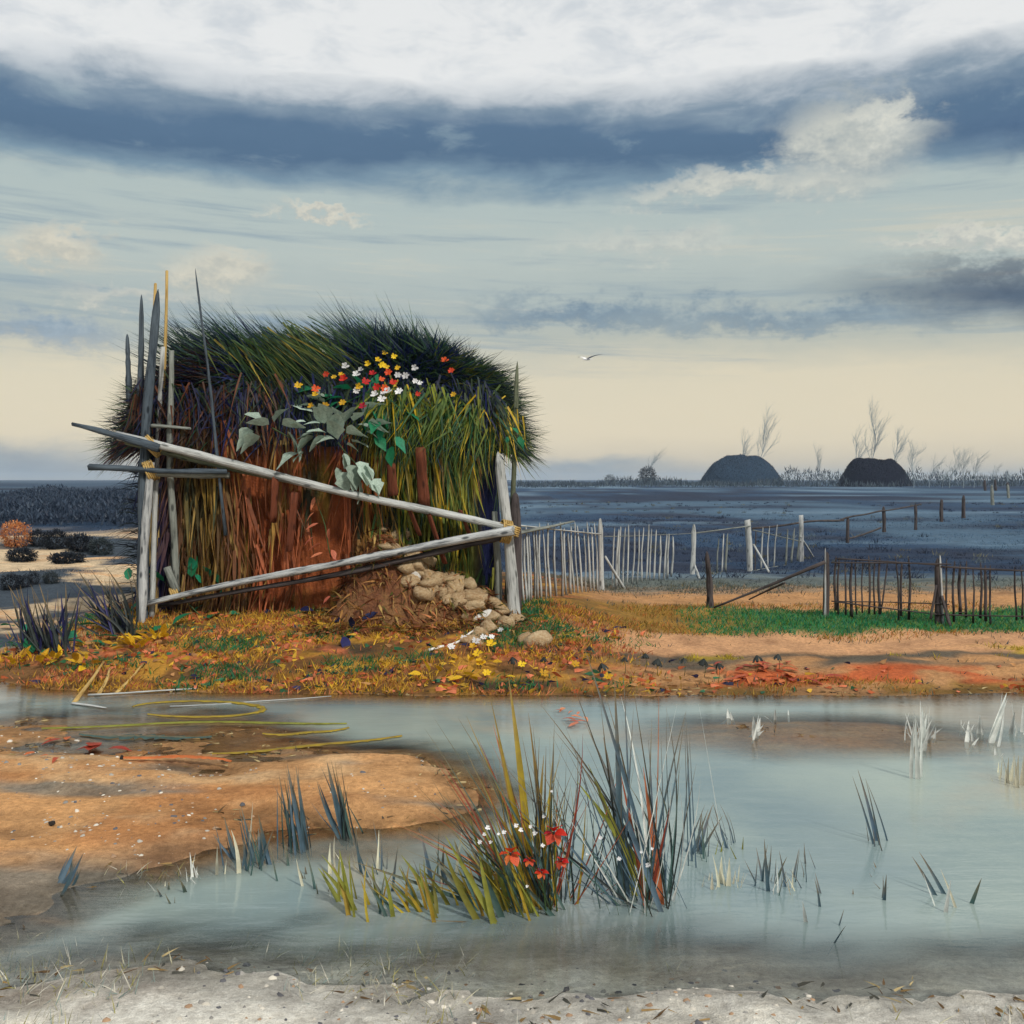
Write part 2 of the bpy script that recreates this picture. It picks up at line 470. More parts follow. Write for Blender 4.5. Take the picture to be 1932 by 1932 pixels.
mx = t.node('ShaderNodeMixShader')
t.put(mx.inputs[0], t.sstep(dep, 0.01, 0.13))
t.l.new(clear.outputs[0], mx.inputs[1]); t.l.new(b.outputs[0], mx.inputs[2])
t.l.new(mx.outputs[0], t.n['Material Output'].inputs[0])
M['water'] = m

# ------------------------------------------------------------------ ground sheet
def lerp(a, b, k):
    return a * (1 - k[..., None]) + b * k[..., None]
def ground_color(x, y):
    d = y - shore(x)
    sh = np.array
    wob = (fbm(x * 0.7, y * 0.9, 71) - 0.5) * 1.3
    n = fbm(x * 2.2, y * 3.6, 73); n2 = fbm(x * 1.0, y * 2.6, 75); n3 = fbm(x * 5, y * 7, 77)
    # pond bed, bar
    c = np.broadcast_to(sh([0.60, 0.33, 0.145]), x.shape + (3,)).copy()
    c = lerp(c, sh([0.48, 0.215, 0.08]), ss(0.52, 0.75, n2) * 0.8)
    c = lerp(c, sh([0.66, 0.45, 0.25]), ss(0.45, 0.25, n) * 0.6)
    c = lerp(c, sh([0.17, 0.20, 0.19]), ss(0.55, 0.72, fbm(x * .8, y * 3, 79)) * 0.75)
    # pale near shore
    pale = ss(4.9, 4.1, y + (n - .5) * 1.1)
    c = lerp(c, sh([0.34, 0.33, 0.28]), ss(6.3, 5.2, y + (n - .5) * 0.8) * .8 * ss(-2.9, -1.3, x))
    c = lerp(c, sh([0.74, 0.72, 0.65]), pale)
    # right bank bands
    dd = d + wob * 0.35
    rb = np.broadcast_to(sh([0.50, 0.27, 0.12]), x.shape + (3,)).copy()
    rb = lerp(rb, sh([0.33, 0.19, 0.05]), ss(0.5, 0.25, dd) * ss(.4, .55, n))
    rb = lerp(rb, sh([0.52, 0.13, 0.045]), ss(0.15, 0.45, dd) * ss(1.15, .9, dd) * ss(0.47, 0.60, n2 * .6 + n * .4))
    rb = lerp(rb, sh([0.075, 0.08, 0.07]), ss(0.95, 1.15, dd) * ss(1.75, 1.5, dd) * ss(0.35, 0.6, n2 + .08) * 0.9)
    rb = lerp(rb, sh([0.60, 0.335, 0.175]), ss(1.5, 1.75, dd) * ss(2.9, 2.5, dd))
    rb = lerp(rb, sh([0.42, 0.30, 0.02]), ss(1.35, 1.5, dd) * ss(1.9, 1.7, dd) * ss(.54, .66, fbm(x * 1.3, y * 2.6, 277)) * .7)
    rb = lerp(rb, sh([0.03, 0.16, 0.055]), ss(2.6, 2.9, dd) * ss(4.4, 4.0, dd) * ss(2.0, 3.5, x) * 0.9)
    rb = lerp(rb, sh([0.30, 0.17, 0.03]), ss(2.4, 2.9, dd) * ss(5.2, 4.5, dd) * ss(3.8, 2.4, x) * .9)
    # heath beyond
    st = fbm(x * 0.12, y * 0.05 + 40 / np.maximum(y, 4), 81); st2 = fbm(x * .5, y * .35, 83)
    he = np.broadcast_to(sh([0.030, 0.066, 0.130]), x.shape + (3,)).copy()
    he = lerp(he, sh([0.030, 0.045, 0.080]), ss(0.5, 0.65, st2))
    he = lerp(he, sh([0.085, 0.155, 0.235]), ss(0.50, 0.66, st) * 0.8)
    st3 = fbm(x * 0.05, np.log(np.maximum(y, 4)) * 9, 85)
    he = lerp(he, sh([0.16, 0.25, 0.34]), ss(0.58, 0.70, st3) * 0.7)
    he = lerp(he, sh([0.018, 0.028, 0.058]), ss(0.45, 0.32, st3) * 0.8)
    rb = lerp(rb, sh([0.13, 0.155, 0.145]), ss(6.0, 8.0, dd + (n - .5) * 2))
    rb = lerp(rb, he, ss(8.0, 11.5, dd + (n - .5) * 3))
    # hut bank
    hb = np.broadcast_to(sh([0.17, 0.085, 0.03]), x.shape + (3,)).copy()
    hb = lerp(hb, sh([0.46, 0.24, 0.04]), ss(0.46, 0.60, n))
    hb = lerp(hb, sh([0.07, 0.05, 0.03]), ss(0.55, 0.7, n2))
    hb = lerp(hb, sh([0.52, 0.16, 0.07]), ss(0.57, 0.72, fbm(x * 3, y * 4, 87)))
    k = hutw(x) * (1 - ss(17, 21, y))
    rb = lerp(rb, hb, k)
    # left dunes
    lf = ss(-4.6, -6.2, x) * ss(0.6, 1.4, d)
    du = np.broadcast_to(sh([0.64, 0.50, 0.33]), x.shape + (3,)).copy()
    du = lerp(du, sh([0.62, 0.36, 0.18]), ss(.55, .7, n2) * .7)
    pat = fbm(x * 0.22, y * 0.20, 89)
    du = lerp(du, sh([0.055, 0.075, 0.10]), ss(0.50, 0.56, pat + (n - .5) * .12))
    du = lerp(du, he * 0.8, ss(30, 42, y + (n - .5) * 8))
    rb = lerp(rb, du, lf)
    c = lerp(c, rb, ss(-0.12, 0.10, d + (n3 - .5) * .25))
    return c
gc = ground_color(X, Y)
wet = ss(.045, .006, Z + (fbm(X * 5, Y * 5, 95) - .5) * .03) * ss(13, 11.5, Y) * (Z > -.004)
gc = gc * (1 - .45 * wet[..., None])
gv = np.stack([X, Y, Z], -1).reshape(-1, 3)
go = obj('ground', np_mesh('ground', gv, grid_faces(len(gx), len(gy)), M['ground'], gc.reshape(-1, 3)))
struct(go)

wx = np.arange(-18, 18.01, 0.12); wy = np.arange(3.0, 12.4, 0.08)
WX, WY = np.meshgrid(wx, wy, indexing='ij')
me = np_mesh('pond_water', np.stack([WX, WY, WX * 0], -1).reshape(-1, 3), grid_faces(len(wx), len(wy)), M['water'])
a = me.attributes.new('depth', 'FLOAT', 'POINT')
a.data.foreach_set('value', np.maximum(-terrain(WX, WY), 0).ravel().astype(np.float32))
struct(obj('pond_water', me))

# ------------------------------------------------------------------ blade, leaf, pole, stone makers
def blades(root, d0, L, W, droop, col, K=3, tipcol=None, side=None):
    """many curved tapering grass blades as one vertex-coloured surface"""
    root = np.asarray(root, float); n = len(root)
    d0 = d0 / np.linalg.norm(d0, axis=1, keepdims=True)
    if side is None:
        a = RNG.uniform(0, 2 * np.pi, n)
        side = np.stack([np.cos(a), np.sin(a), np.zeros(n)], 1)
        view = root - np.array([0, 0, CAMZ])
        side = side * 0.7 + np.cross(d0, view / np.linalg.norm(view, axis=1, keepdims=True))
    side = side - d0 * np.sum(side * d0, 1, keepdims=True)
    side /= np.linalg.norm(side, axis=1, keepdims=True) + 1e-9
    V = np.zeros((n, 2 * K + 1, 3)); C = np.zeros((n, 2 * K + 1, 3))
    tc = col * 1.25 if tipcol is None else tipcol
    for k in range(K + 1):
        tt = k / K
        p = root + d0 * (L * tt)[:, None] + np.array([0, 0, -1.0]) * (droop * L * tt * tt)[:, None]
        if k < K:
            hw = (W * (0.55 + 0.45 * math.sin(math.pi * min(1, tt * 1.3 + 0.2))) * (1 - tt ** 2.2) * 0.5)[:, None]
            V[:, 2 * k] = p - side * hw; V[:, 2 * k + 1] = p + side * hw
            C[:, 2 * k] = C[:, 2 * k + 1] = col * (1 - tt) + tc * tt
        else:
            V[:, 2 * k] = p; C[:, 2 * k] = tc
    b = (np.arange(n) * (2 * K + 1))[:, None]
    q = []
    for k in range(K - 1):
        q.append(b + np.array([2 * k, 2 * k + 1, 2 * k + 3, 2 * k + 2]))
    tri = b + np.array([2 * K - 2, 2 * K - 1, 2 * K])
    return V.reshape(-1, 3), [np.concatenate(q), tri], C.reshape(-1, 3)
def join(parts):
    Vs, Q, T, Cs = [], [], [], []
    o = 0
    for V, f, C in parts:
        Vs.append(V); Cs.append(C); Q.append(f[0] + o); T.append(f[1] + o); o += len(V)
    return np.concatenate(Vs), [np.concatenate(Q), np.concatenate(T)], np.concatenate(Cs)
def pal(cols, n, var=0.25, wts=None):
    cols = np.array(cols)
    i = RNG.choice(len(cols), n, p=None if wts is None else np.array(wts) / np.sum(wts))
    return cols[i] * (1 + RNG.uniform(-var, var, (n, 1)))

def leaf_mesh(name, mat, L=1.0, W=0.5, curl=0.25, jag=0.0, seed=0, nu=6):
    """a leaf lying along +Y from the origin, with a folded midrib, bent down to its tip"""
    r = random.Random(seed)
    V = []; Fq = []
    for i in range(nu + 1):
        t = i / nu
        hw = W * 0.5 * (math.sin(math.pi * min(1, t ** 0.8)) ** 0.8 if 0 < t < 1 else 0.03) * (1 + r.uniform(-jag, jag))
        y = L * t; z = -curl * L * t * t + 0.02 * L
        for s, up in ((-1, 0.25), (0, 0), (1, 0.25)):
            V.append((s * hw + r.uniform(-1, 1) * jag * 0.06 * L, y + (r.uniform(-1, 1) * jag * 0.10 * L if s else 0), z + up * hw))
    for i in range(nu):
        for s in (0, 1):
            a = i * 3 + s
            Fq.append((a, a + 1, a + 4, a + 3))
    return np_mesh(name, V, np.array(Fq), mat)
def aim(o, p0, dirn, scale=1.0, roll=0.0):
    q = Vector(dirn).to_track_quat('Y', 'Z')
    o.rotation_mode = 'QUATERNION'
    o.rotation_quaternion = q @ Quaternion((0, 1, 0), roll)
    o.location = p0
    o.scale = (scale,) * 3 if not isinstance(scale, tuple) else scale

def pole_mesh(name, L, r0, r1, mat, seed=0, sides=7, segs=9, bend=0.03, flat=1.0, tip='cut'):
    r = random.Random(seed)
    V = []; fq = []
    a1, a2 = r.uniform(0, 6.28), r.uniform(0, 6.28)
    prof = [r.uniform(0.85, 1.12) for _ in range(sides)]
    zs = [i / segs for i in range(segs + 1)]
    if tip == 'point':
        zs = zs[:-1] + [0.955, 0.985, 1.0]
    for t in zs:
        rad = r0 + (r1 - r0) * t
        if tip == 'point':
            rad *= 1.0 if t < 0.94 else (0.72 if t < 0.97 else (0.42 if t < 0.995 else 0.10))
        rad *= r.uniform(0.88, 1.14)
        cx = bend * L * math.sin(math.pi * t) * math.cos(a1) + bend * 0.35 * L * math.sin(2.7 * math.pi * t) * math.cos(a2)
        cy = bend * L * math.sin(math.pi * t) * math.sin(a1) + bend * 0.35 * L * math.sin(2.7 * math.pi * t) * math.sin(a2)
        for k in range(sides):
            an = 2 * math.pi * k / sides
            rr = rad * prof[k]
            V.append((cx + math.cos(an) * rr, cy + math.sin(an) * rr * flat, L * t + (r.uniform(-.3, .3) * rad if t in (0, 1) else 0)))
    ns = len(zs)
    for i in range(ns - 1):
        for k in range(sides):
            a = i * sides + k; b_ = i * sides + (k + 1) % sides
            fq.append((a, b_, b_ + sides, a + sides))
    top = len(V)
    V.append((V[(ns - 1) * sides][0] - math.cos(0) * r1 * .5, V[(ns - 1) * sides][1], L * 1.001))
    V.append((0, 0, 0))
    tri = [((ns - 1) * sides + k, (ns - 1) * sides + (k + 1) % sides, top) for k in range(sides)]
    tri += [((k + 1) % sides, k, top + 1) for k in range(sides)]
    return np_mesh(name, V, [np.array(fq), np.array(tri)], mat)
def stand(o, p0, p1, origin=(0, 0, 0)):
    p0 = Vector(p0); p1 = Vector(p1)
    o.rotation_mode = 'QUATERNION'
    o.rotation_quaternion = (p1 - p0).to_track_quat('Z', 'Y')
    o.location = p0 - Vector(origin)
SEED = [100]
def beam(name, p0, p1, r0, r1, mat, parent=None, bend=0.012, flat=1.0, tip='cut', sides=7, segs=9):
    SEED[0] += 1
    L = (Vector(p1) - Vector(p0)).length
    o = obj(name, pole_mesh(name, L, r0, r1, mat, SEED[0], sides, segs, bend, flat, tip), parent)
    stand(o, p0, p1, parent.location if parent is not None else (0, 0, 0))
    return o

def stone_mesh(name, mat, seed, nu=14, nv=9):
    r = np.random.default_rng(seed)
    u = np.linspace(0, 2 * np.pi, nu, endpoint=False); v = np.linspace(0.02, np.pi - 0.02, nv)
    U, Vv = np.meshgrid(u, v, indexing='ij')
    D = np.stack([np.sin(Vv) * np.cos(U), np.sin(Vv) * np.sin(U), np.cos(Vv)], -1)
    rad = np.ones(U.shape)
    for _ in range(8):
        nrm = r.normal(size=3); nrm /= np.linalg.norm(nrm)
        dd = D @ nrm; cut = r.uniform(0.38, 0.72)
        rad = np.where(dd > 1e-3, np.minimum(rad, cut / np.maximum(dd, 1e-3)), rad)
    rad *= 1 + r.uniform(-.04, .04, U.shape)
    V = D * rad[..., None]
    return np_mesh(name, V.reshape(-1, 3), grid_faces(nu, nv, True), mat, smooth=False)

# ------------------------------------------------------------------ the overgrown hut
HX, HY, HA, HB = -2.58, 15.1, 2.30, 2.05
EAVE = 2.95
def sup(a, e=0.32):
    c, s = np.cos(a), np.sin(a)
    return np.sign(c) * np.abs(c) ** e, np.sign(s) * np.abs(s) ** e
hut = thing('overgrown_hut', (HX, HY, 0.4), 'overgrown turf hut with shaggy grass roof and brown and olive walls', 'hut')
OFF = np.array([HX, HY, 0.4])
def wall_pt(a, z):
    cx, sy = sup(a)
    t = (z - 0.2) / 2.9
    k = 1.0 + 0.05 * (1 - t) ** 2 + 0.02 * t
    x = HX + HA * k * cx; y = HY + HB * k * sy
    g = (fbm(a * 14 + 20, z * 0.6, 111) - 0.5) * 0.22 + (fbm(a * 45 + 20, z * 1.3, 113) - 0.5) * 0.08
    n = np.stack([np.sign(cx) * np.abs(cx) ** 3, np.sign(sy) * np.abs(sy) ** 3], -1)
    n /= np.linalg.norm(n, axis=-1, keepdims=True) + 1e-9
    return x + n[..., 0] * g, y + n[..., 1] * g, n
# angles spaced evenly along the outline
_a = np.linspace(0, 2 * np.pi, 20001)
_c = np.stack(sup(_a), -1) * [HA, HB]
_s = np.concatenate([[0], np.cumsum(np.linalg.norm(np.diff(_c, axis=0), axis=1))])
def even(n):
    return np.interp(np.linspace(0, _s[-1], n, endpoint=False), _s, _a)
def wall_color(x, z):
    n = fbm(x * 5.5, z * 0.9, 121); n2 = fbm(x * 2.2 + 5, z * 0.7, 123); n3 = fbm(x * 9, z * 1.6, 125)
    c = np.broadcast_to(np.array([0.12, 0.055, 0.022]), x.shape + (3,)).copy()
    c = lerp(c, np.array([0.27, 0.08, 0.03]), ss(-3.9, -2.9, x) * ss(-1.3, -2.0, x))
    c = lerp(c, np.array([0.15, 0.165, 0.025]), ss(-1.9, -1.2, x) * .9)
    c = lerp(c, np.array([0.03, 0.035, 0.015]), ss(.55, .68, n))
    c = lerp(c, np.array([0.30, 0.19, 0.04]), ss(.58, .70, n3) * .85)
    c = lerp(c, np.array([0.34, 0.09, 0.035]), ss(.58, .72, n2) * .7)
    edge = np.maximum(ss(-4.25, -4.6, x), ss(-0.60, -0.32, x))  # shade of the hut's sides, put into the wall colour as navy ends
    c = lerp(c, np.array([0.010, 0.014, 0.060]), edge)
    return c
aa = even(260); zz = np.linspace(0.2, 3.25, 40)
A_, Zz = np.meshgrid(aa, zz, indexing='ij')
wxx, wyy, wn = wall_pt(A_, Zz)
m, t, b = newmat('turf_wall')
oc = t.node('ShaderNodeTexCoord').outputs['Object']
mp = t.node('ShaderNodeMapping'); mp.inputs['Scale'].default_value = (16, 16, 3.0); t.l.new(oc, mp.inputs[0])
n1 = t.noise(mp.outputs[0], 1.0, 8, 0.7, 0.3); n2 = t.noise(oc, 30, 5, 0.6)
c = t.mix(0.9, attr(t), t.ramp(n1, [(0.3, (0.4, 0.4, 0.4)), (0.7, (1.5, 1.5, 1.5))]), 'MULTIPLY')
t.put(b.inputs['Base Color'], c); b.inputs['Roughness'].default_value = 0.95; b.inputs['Specular IOR Level'].default_value = 0.1
t.put(b.inputs['Normal'], bump(t, t.m('ADD', n1, t.m('MULTIPLY', n2, .4)), 1.0, 0.06))
M['turf'] = m
V = np.stack([wxx, wyy, Zz], -1).reshape(-1, 3) - OFF
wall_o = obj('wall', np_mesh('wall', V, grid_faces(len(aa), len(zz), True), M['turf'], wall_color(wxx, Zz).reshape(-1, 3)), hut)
# roof dome
def roof_pt(a, r):
    cx, sy = sup(a, 0.36)
    x = HX - .05 + 2.66 * r * cx; y = HY + 2.24 * r * sy
    return x, y, roof_pt_xy(x, y, r)
def roof_pt_xy(x, y, r):
    top = 1.02 - 0.30 * ss(-3.9, -5.2, x) - 0.12 * ss(-0.8, 0.2, x) + (fbm(x * .9, y * .9, 131) - .5) * .25
    return EAVE + top * (1 - r ** 6.0) - 0.30 * ss(.88, 1.0, r) + (fbm(x * 4, y * 4, 133) - .5) * 0.14
rr = np.concatenate([[0.01], np.linspace(0.1, 1.0, 22), [0.98, 0.9]])
A2, R2 = np.meshgrid(even(150), rr, indexing='ij')
x, y, z = roof_pt(A2, R2)
z[:, -2] -= 0.14; z[:, -1] -= 0.10
rc = lerp(np.broadcast_to(np.array([0.018, 0.028, 0.028]), x.shape + (3,)), np.array([0.09, 0.03, 0.014]), ss(-3.0, -4.2, x) * ss(.35, .6, fbm(x * 2, y * 2, 135) + .1))
roof = obj('roof', np_mesh('roof', np.stack([x, y, z], -1).reshape(-1, 3) - OFF, grid_faces(A2.shape[0], A2.shape[1], True), M['turf'], rc.reshape(-1, 3)), hut)
# shaggy grass of the roof
parts = []
n = 15000
a = RNG.uniform(0, 2 * np.pi, n); a = np.where(RNG.random(n) < .72, RNG.uniform(np.pi * 0.98, 2.02 * np.pi, n), a)
r = RNG.uniform(0.02, 1.0, n) ** 0.55
x, y, z = roof_pt(a, r)
cx, sy = sup(a, 0.36)
rad = np.stack([cx, sy], -1) * r[:, None]
up = 0.75 * (1 - r) + 0.18
d0 = np.stack([rad[:, 0] * 1.1 - 0.55 * (1 - r ** 2) , rad[:, 1] * 0.9, up - 0.75 * ss(.85, 1, r)], -1) + RNG.normal(0, .26, (n, 3))
col = pal([(0.022, 0.060, 0.028), (0.012, 0.020, 0.095), (0.030, 0.070, 0.020), (0.010, 0.026, 0.034), (0.10, 0.11, 0.02)], n, .3, [3, 6, 1.0, 5, .15])
lb = ss(-3.1, -4.3, x) * ss(.35, .75, r) > RNG.random(n) * 1.5
col[lb] = pal([(0.11, 0.035, 0.014), (0.05, 0.022, 0.012), (0.02, 0.02, 0.03)], lb.sum())
rg = (ss(-1.5, -.2, x) > RNG.random(n) * 1.4)
col[rg] = pal([(0.06, 0.10, 0.015), (0.03, 0.075, 0.03), (0.012, 0.035, 0.03), (0.12, 0.12, 0.02)], rg.sum())
parts.append(blades(np.stack([x, y, z], -1) - OFF, d0, RNG.uniform(.16, .62, n) * (.7 + .6 * fbm(x * 2, y * 2, 159)), RNG.uniform(.010, .036, n), RNG.uniform(.05, .4, n), col))
# long spikes along the crest, combed to the left
n = 2600
cl = RNG.choice(90, n)
ca = RNG.uniform(np.pi * 1.02, 1.98 * np.pi, 90); crr = RNG.uniform(.10, .80, 90)
a = ca[cl] + RNG.normal(0, .03, n); r = np.clip(crr[cl] + RNG.normal(0, .03, n), 0, .98)
x, y, z = roof_pt(a, r)
lean = RNG.uniform(-1.5, -.5, 90)[cl] * (1 - 0.55 * ss(-2.2, -.6, x))
d0 = np.stack([lean + RNG.normal(0, .16, n), RNG.normal(0, .2, n) - .25, 0.75 + RNG.normal(0, .16, n)], -1)
col = pal([(0.016, 0.055, 0.035), (0.012, 0.022, 0.055), (0.05, 0.10, 0.025), (0.015, 0.035, 0.04)], n)
parts.append(blades(np.stack([x, y, z], -1) - OFF, d0, RNG.uniform(.5, 1.15, n) * (1 - .35 * ss(-1.6, -.5, x)), RNG.uniform(.010, .024, n), RNG.uniform(.0, .12, n), col))
# ragged fringes at both ends of the eaves
for sgn, x0, ang0, ang1 in ((-1, -5.1, np.pi * .93, np.pi * 1.2), (1, 0.0, np.pi * 1.8, np.pi * 2.07)):
    n = 1900
    a = RNG.uniform(ang0, ang1, n); r = RNG.uniform(.78, 1.0, n)
    x, y, z = roof_pt(a, r)
    d0 = np.stack([sgn * RNG.uniform(.45, 1.3, n), RNG.normal(-.25, .3, n), RNG.uniform(-.75, .55, n)], -1)
    col = pal([(0.016, 0.03, 0.03), (0.03, 0.055, 0.02), (0.014, 0.022, 0.05), (0.045, 0.09, 0.02)], n)
    parts.append(blades(np.stack([x, y, z], -1) - OFF, d0, RNG.uniform(.25, .72, n), RNG.uniform(.010, .026, n), RNG.uniform(.0, .25, n), col))
# dark fringe along the front eave
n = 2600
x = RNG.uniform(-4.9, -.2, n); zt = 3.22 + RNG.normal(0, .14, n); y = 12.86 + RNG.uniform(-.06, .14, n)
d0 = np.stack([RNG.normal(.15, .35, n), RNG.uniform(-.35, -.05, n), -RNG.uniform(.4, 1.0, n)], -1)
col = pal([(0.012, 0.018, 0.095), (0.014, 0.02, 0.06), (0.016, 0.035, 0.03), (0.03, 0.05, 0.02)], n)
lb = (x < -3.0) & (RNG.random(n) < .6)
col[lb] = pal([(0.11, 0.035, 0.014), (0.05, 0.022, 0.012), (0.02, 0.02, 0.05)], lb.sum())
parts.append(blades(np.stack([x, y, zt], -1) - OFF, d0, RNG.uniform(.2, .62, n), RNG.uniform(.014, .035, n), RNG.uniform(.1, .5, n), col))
# pale olive sweeps running down the front of the roof
for (px, py), (qx, qy), k in (((480, 655), (560, 735), 80), ((520, 640), (610, 700), 70), ((440, 660), (490, 735), 30), ((560, 630), (640, 690), 50), ((400, 720), (470, 765), 40)):
    p0 = np.array(P(px, py, 13.35)) - OFF; p1 = np.array(P(qx, qy, 12.75)) - OFF
    rt = p0 + RNG.normal(0, [.22, .05, .09], (k, 3))
    d = (p1 - p0) + RNG.normal(0, .10, (k, 3))
    parts.append(blades(rt, d, np.linalg.norm(p1 - p0) * RNG.uniform(.6, 1.25, k), RNG.uniform(.014, .03, k), RNG.uniform(0, .12, k),
                        pal([(0.04, 0.08, 0.02), (0.08, 0.10, 0.02), (0.26, 0.20, 0.03), (0.02, 0.05, 0.02)], k, .3, [3, 2, .6, 4])))
V, fs, C = join(parts)
sh_ = obj('roof_grass', np_mesh('roof_grass', V, fs, M['foliage'], C), roof)
sh_['kind'] = 'stuff'
# hanging growth on the walls
parts = []
n = 5200
x = RNG.uniform(-4.95, -.15, n); zt = RNG.uniform(.6, 3.1, n)
y = np.full(n, 12.90) + RNG.uniform(-.10, .04, n) + 0.6 * np.abs((x + 2.58) / 2.4) ** 12
keep = (fbm(x * 3.2, zt * .5, 157) > .40) & (RNG.random(n) < np.clip(.35 + .8 * ss(-2.0, -1.2, x) + .35 * ss(-3.2, -3.8, x) + .5 * ss(2.2, 2.9, zt), 0, 1))
x, y, zt = x[keep], y[keep], zt[keep]; n = len(x)
d0 = np.stack([RNG.normal(0, .16, n) + .8 * (fbm(x * 1.3, zt * 1.3, 151) - .5), RNG.uniform(-.22, -.02, n), -np.ones(n)], -1)
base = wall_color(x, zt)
kx = RNG.random(n)
col = base * RNG.uniform(.7, 1.7, (n, 1))
ol = kx < .55 * ss(-2.1, -1.2, x)
col[ol] = pal([(0.10, 0.14, 0.02), (0.05, 0.11, 0.025), (0.22, 0.22, 0.025), (0.02, 0.06, 0.035)], ol.sum())
br = (kx > .74) & (x < -2.9) & (x > -4.3)
col[br] = pal([(0.26, 0.16, 0.045), (0.16, 0.09, 0.025), (0.30, 0.20, 0.06)], br.sum())
ye = (kx > .90) & (x > -1.9) & (x < -.5)
col[ye] = pal([(0.50, 0.33, 0.02), (0.36, 0.27, 0.03)], ye.sum())
parts.append(blades(np.stack([x, y, zt], -1) - OFF, d0, np.minimum(RNG.uniform(.25, .95, n), zt - .35), RNG.uniform(.012, .055, n), RNG.uniform(-.02, .02, n), col))
# swirl of long leaves falling from the right eave
n = 900
u = RNG.random(n)
x = -1.75 + 1.75 * u + RNG.normal(0, .08, n); zt = 3.25 - .25 * u + RNG.normal(0, .12, n)
y = 12.80 + RNG.uniform(-.1, .1, n) + .35 * ss(-.5, 0.1, x)
d0 = np.stack([RNG.normal(-.1, .30, n) + 1.2 * (fbm(x * 1.5, zt * 1.5, 153) - .5), RNG.uniform(-.45, -.05, n), -RNG.uniform(.3, 1, n)], -1)
parts.append(blades(np.stack([x, y, zt], -1) - OFF, d0, RNG.uniform(.2, .75, n), RNG.uniform(.012, .04, n), RNG.uniform(0, .5, n),
                    pal([(0.07, 0.12, 0.02), (0.16, 0.18, 0.02), (0.02, 0.08, 0.035), (0.50, 0.34, 0.02)], n, .3, [4, 3, 3, 1.2])))
# arching dark grass growing out of the left wall
n = 420
x = -4.95 + RNG.normal(0, .05, n); y = 13.3 + RNG.uniform(-.2, 1.2, n); zt = RNG.uniform(.5, 2.3, n)
d0 = np.stack([-np.ones(n), RNG.normal(-.2, .25, n), RNG.uniform(.15, .75, n)], -1)
parts.append(blades(np.stack([x, y, zt], -1) - OFF, d0, RNG.uniform(.25, .65, n), RNG.uniform(.008, .018, n), RNG.uniform(.4, .9, n),
                    pal([(0.015, 0.02, 0.035), (0.02, 0.03, 0.025)], n), K=5))
V, fs, C = join(parts)
o = obj('hanging_growth', np_mesh('hanging_growth', V, fs, M['foliage'], C), wall_o)
o['kind'] = 'stuff'
# rust red boards leaning in the wall
for (x0, y0), (x1, y1), wd in (((792, 845), (800, 960), .085), ((738, 875), (742, 935), .07), ((806, 962), (838, 1060), .075), ((770, 955), (792, 1010), .06),
                           ((556, 930), (545, 1040), .055), ((520, 900), (516, 985), .05), ((868, 962), (890, 1020), .05)):
    beam('plank', P(x1, y1, 12.62), P(x0, y0, 12.52), wd, wd * .9, M['rust_plank'], hut, 0.004, 0.28, sides=8, segs=5)
# slumped clay at the wall's foot
nu, nv = 46, 30
U, Vv = np.meshgrid(np.linspace(-1, 1, nu), np.linspace(-1, 1, nv), indexing='ij')
sx = -1.15 + U * 1.35; sy_ = 12.62 + Vv * .62
tp = 1.25 * np.exp(-((sx + 1.75) / .42) ** 2) + .75 * np.exp(-((sx + 1.15) / .55) ** 2) + .30 * np.exp(-((sx + .4) / .5) ** 2)
fall = ss(-1, .55, Vv) * ss(1, .75, np.abs(U))
sz = terrain(sx, sy_) - .06 + tp * fall ** 1.5 * .82 + (fbm(sx * 5, sy_ * 5, 141) - .5) * .30 * fall
m, t, b = newmat('slumped_clay')
oc = t.node('ShaderNodeTexCoord').outputs['Object']
n1 = t.noise(oc, 3.2, 8, .65); n2 = t.noise(oc, 28, 5, .65)
c = t.ramp(n1, [(.32, (.10, .035, .015)), (.47, (.17, .065, .026)), (.56, (.24, .12, .045)), (.68, (.13, .055, .02))])
c = t.mix(.7, c, t.ramp(n2, [(.3, (.5, .5, .5)), (.7, (1.35, 1.35, 1.35))]), 'MULTIPLY')
t.put(b.inputs['Base Color'], c); b.inputs['Roughness'].default_value = .95
t.put(b.inputs['Normal'], bump(t, t.m('ADD', n1, t.m('MULTIPLY', n2, .5)), 1, .06))
clay_o = obj('fallen_clay', np_mesh('fallen_clay', np.stack([sx, sy_, sz], -1).reshape(-1, 3) - OFF, grid_faces(nu, nv), m), hut)
def slump(x, y):
    u = (x + 1.15) / 1.35; v = (y - 12.62) / .62
    tpv = 1.25 * math.exp(-((x + 1.75) / .42) ** 2) + .75 * math.exp(-((x + 1.15) / .55) ** 2) + .30 * math.exp(-((x + .4) / .5) ** 2)
    fl = float(ss(-1, .55, v) * ss(1, .75, abs(u))) if abs(u) < 1 and abs(v) < 1 else 0
    return max(tz(x, y), tz(x, y) - .06 + tpv * fl ** 1.5 * .82)

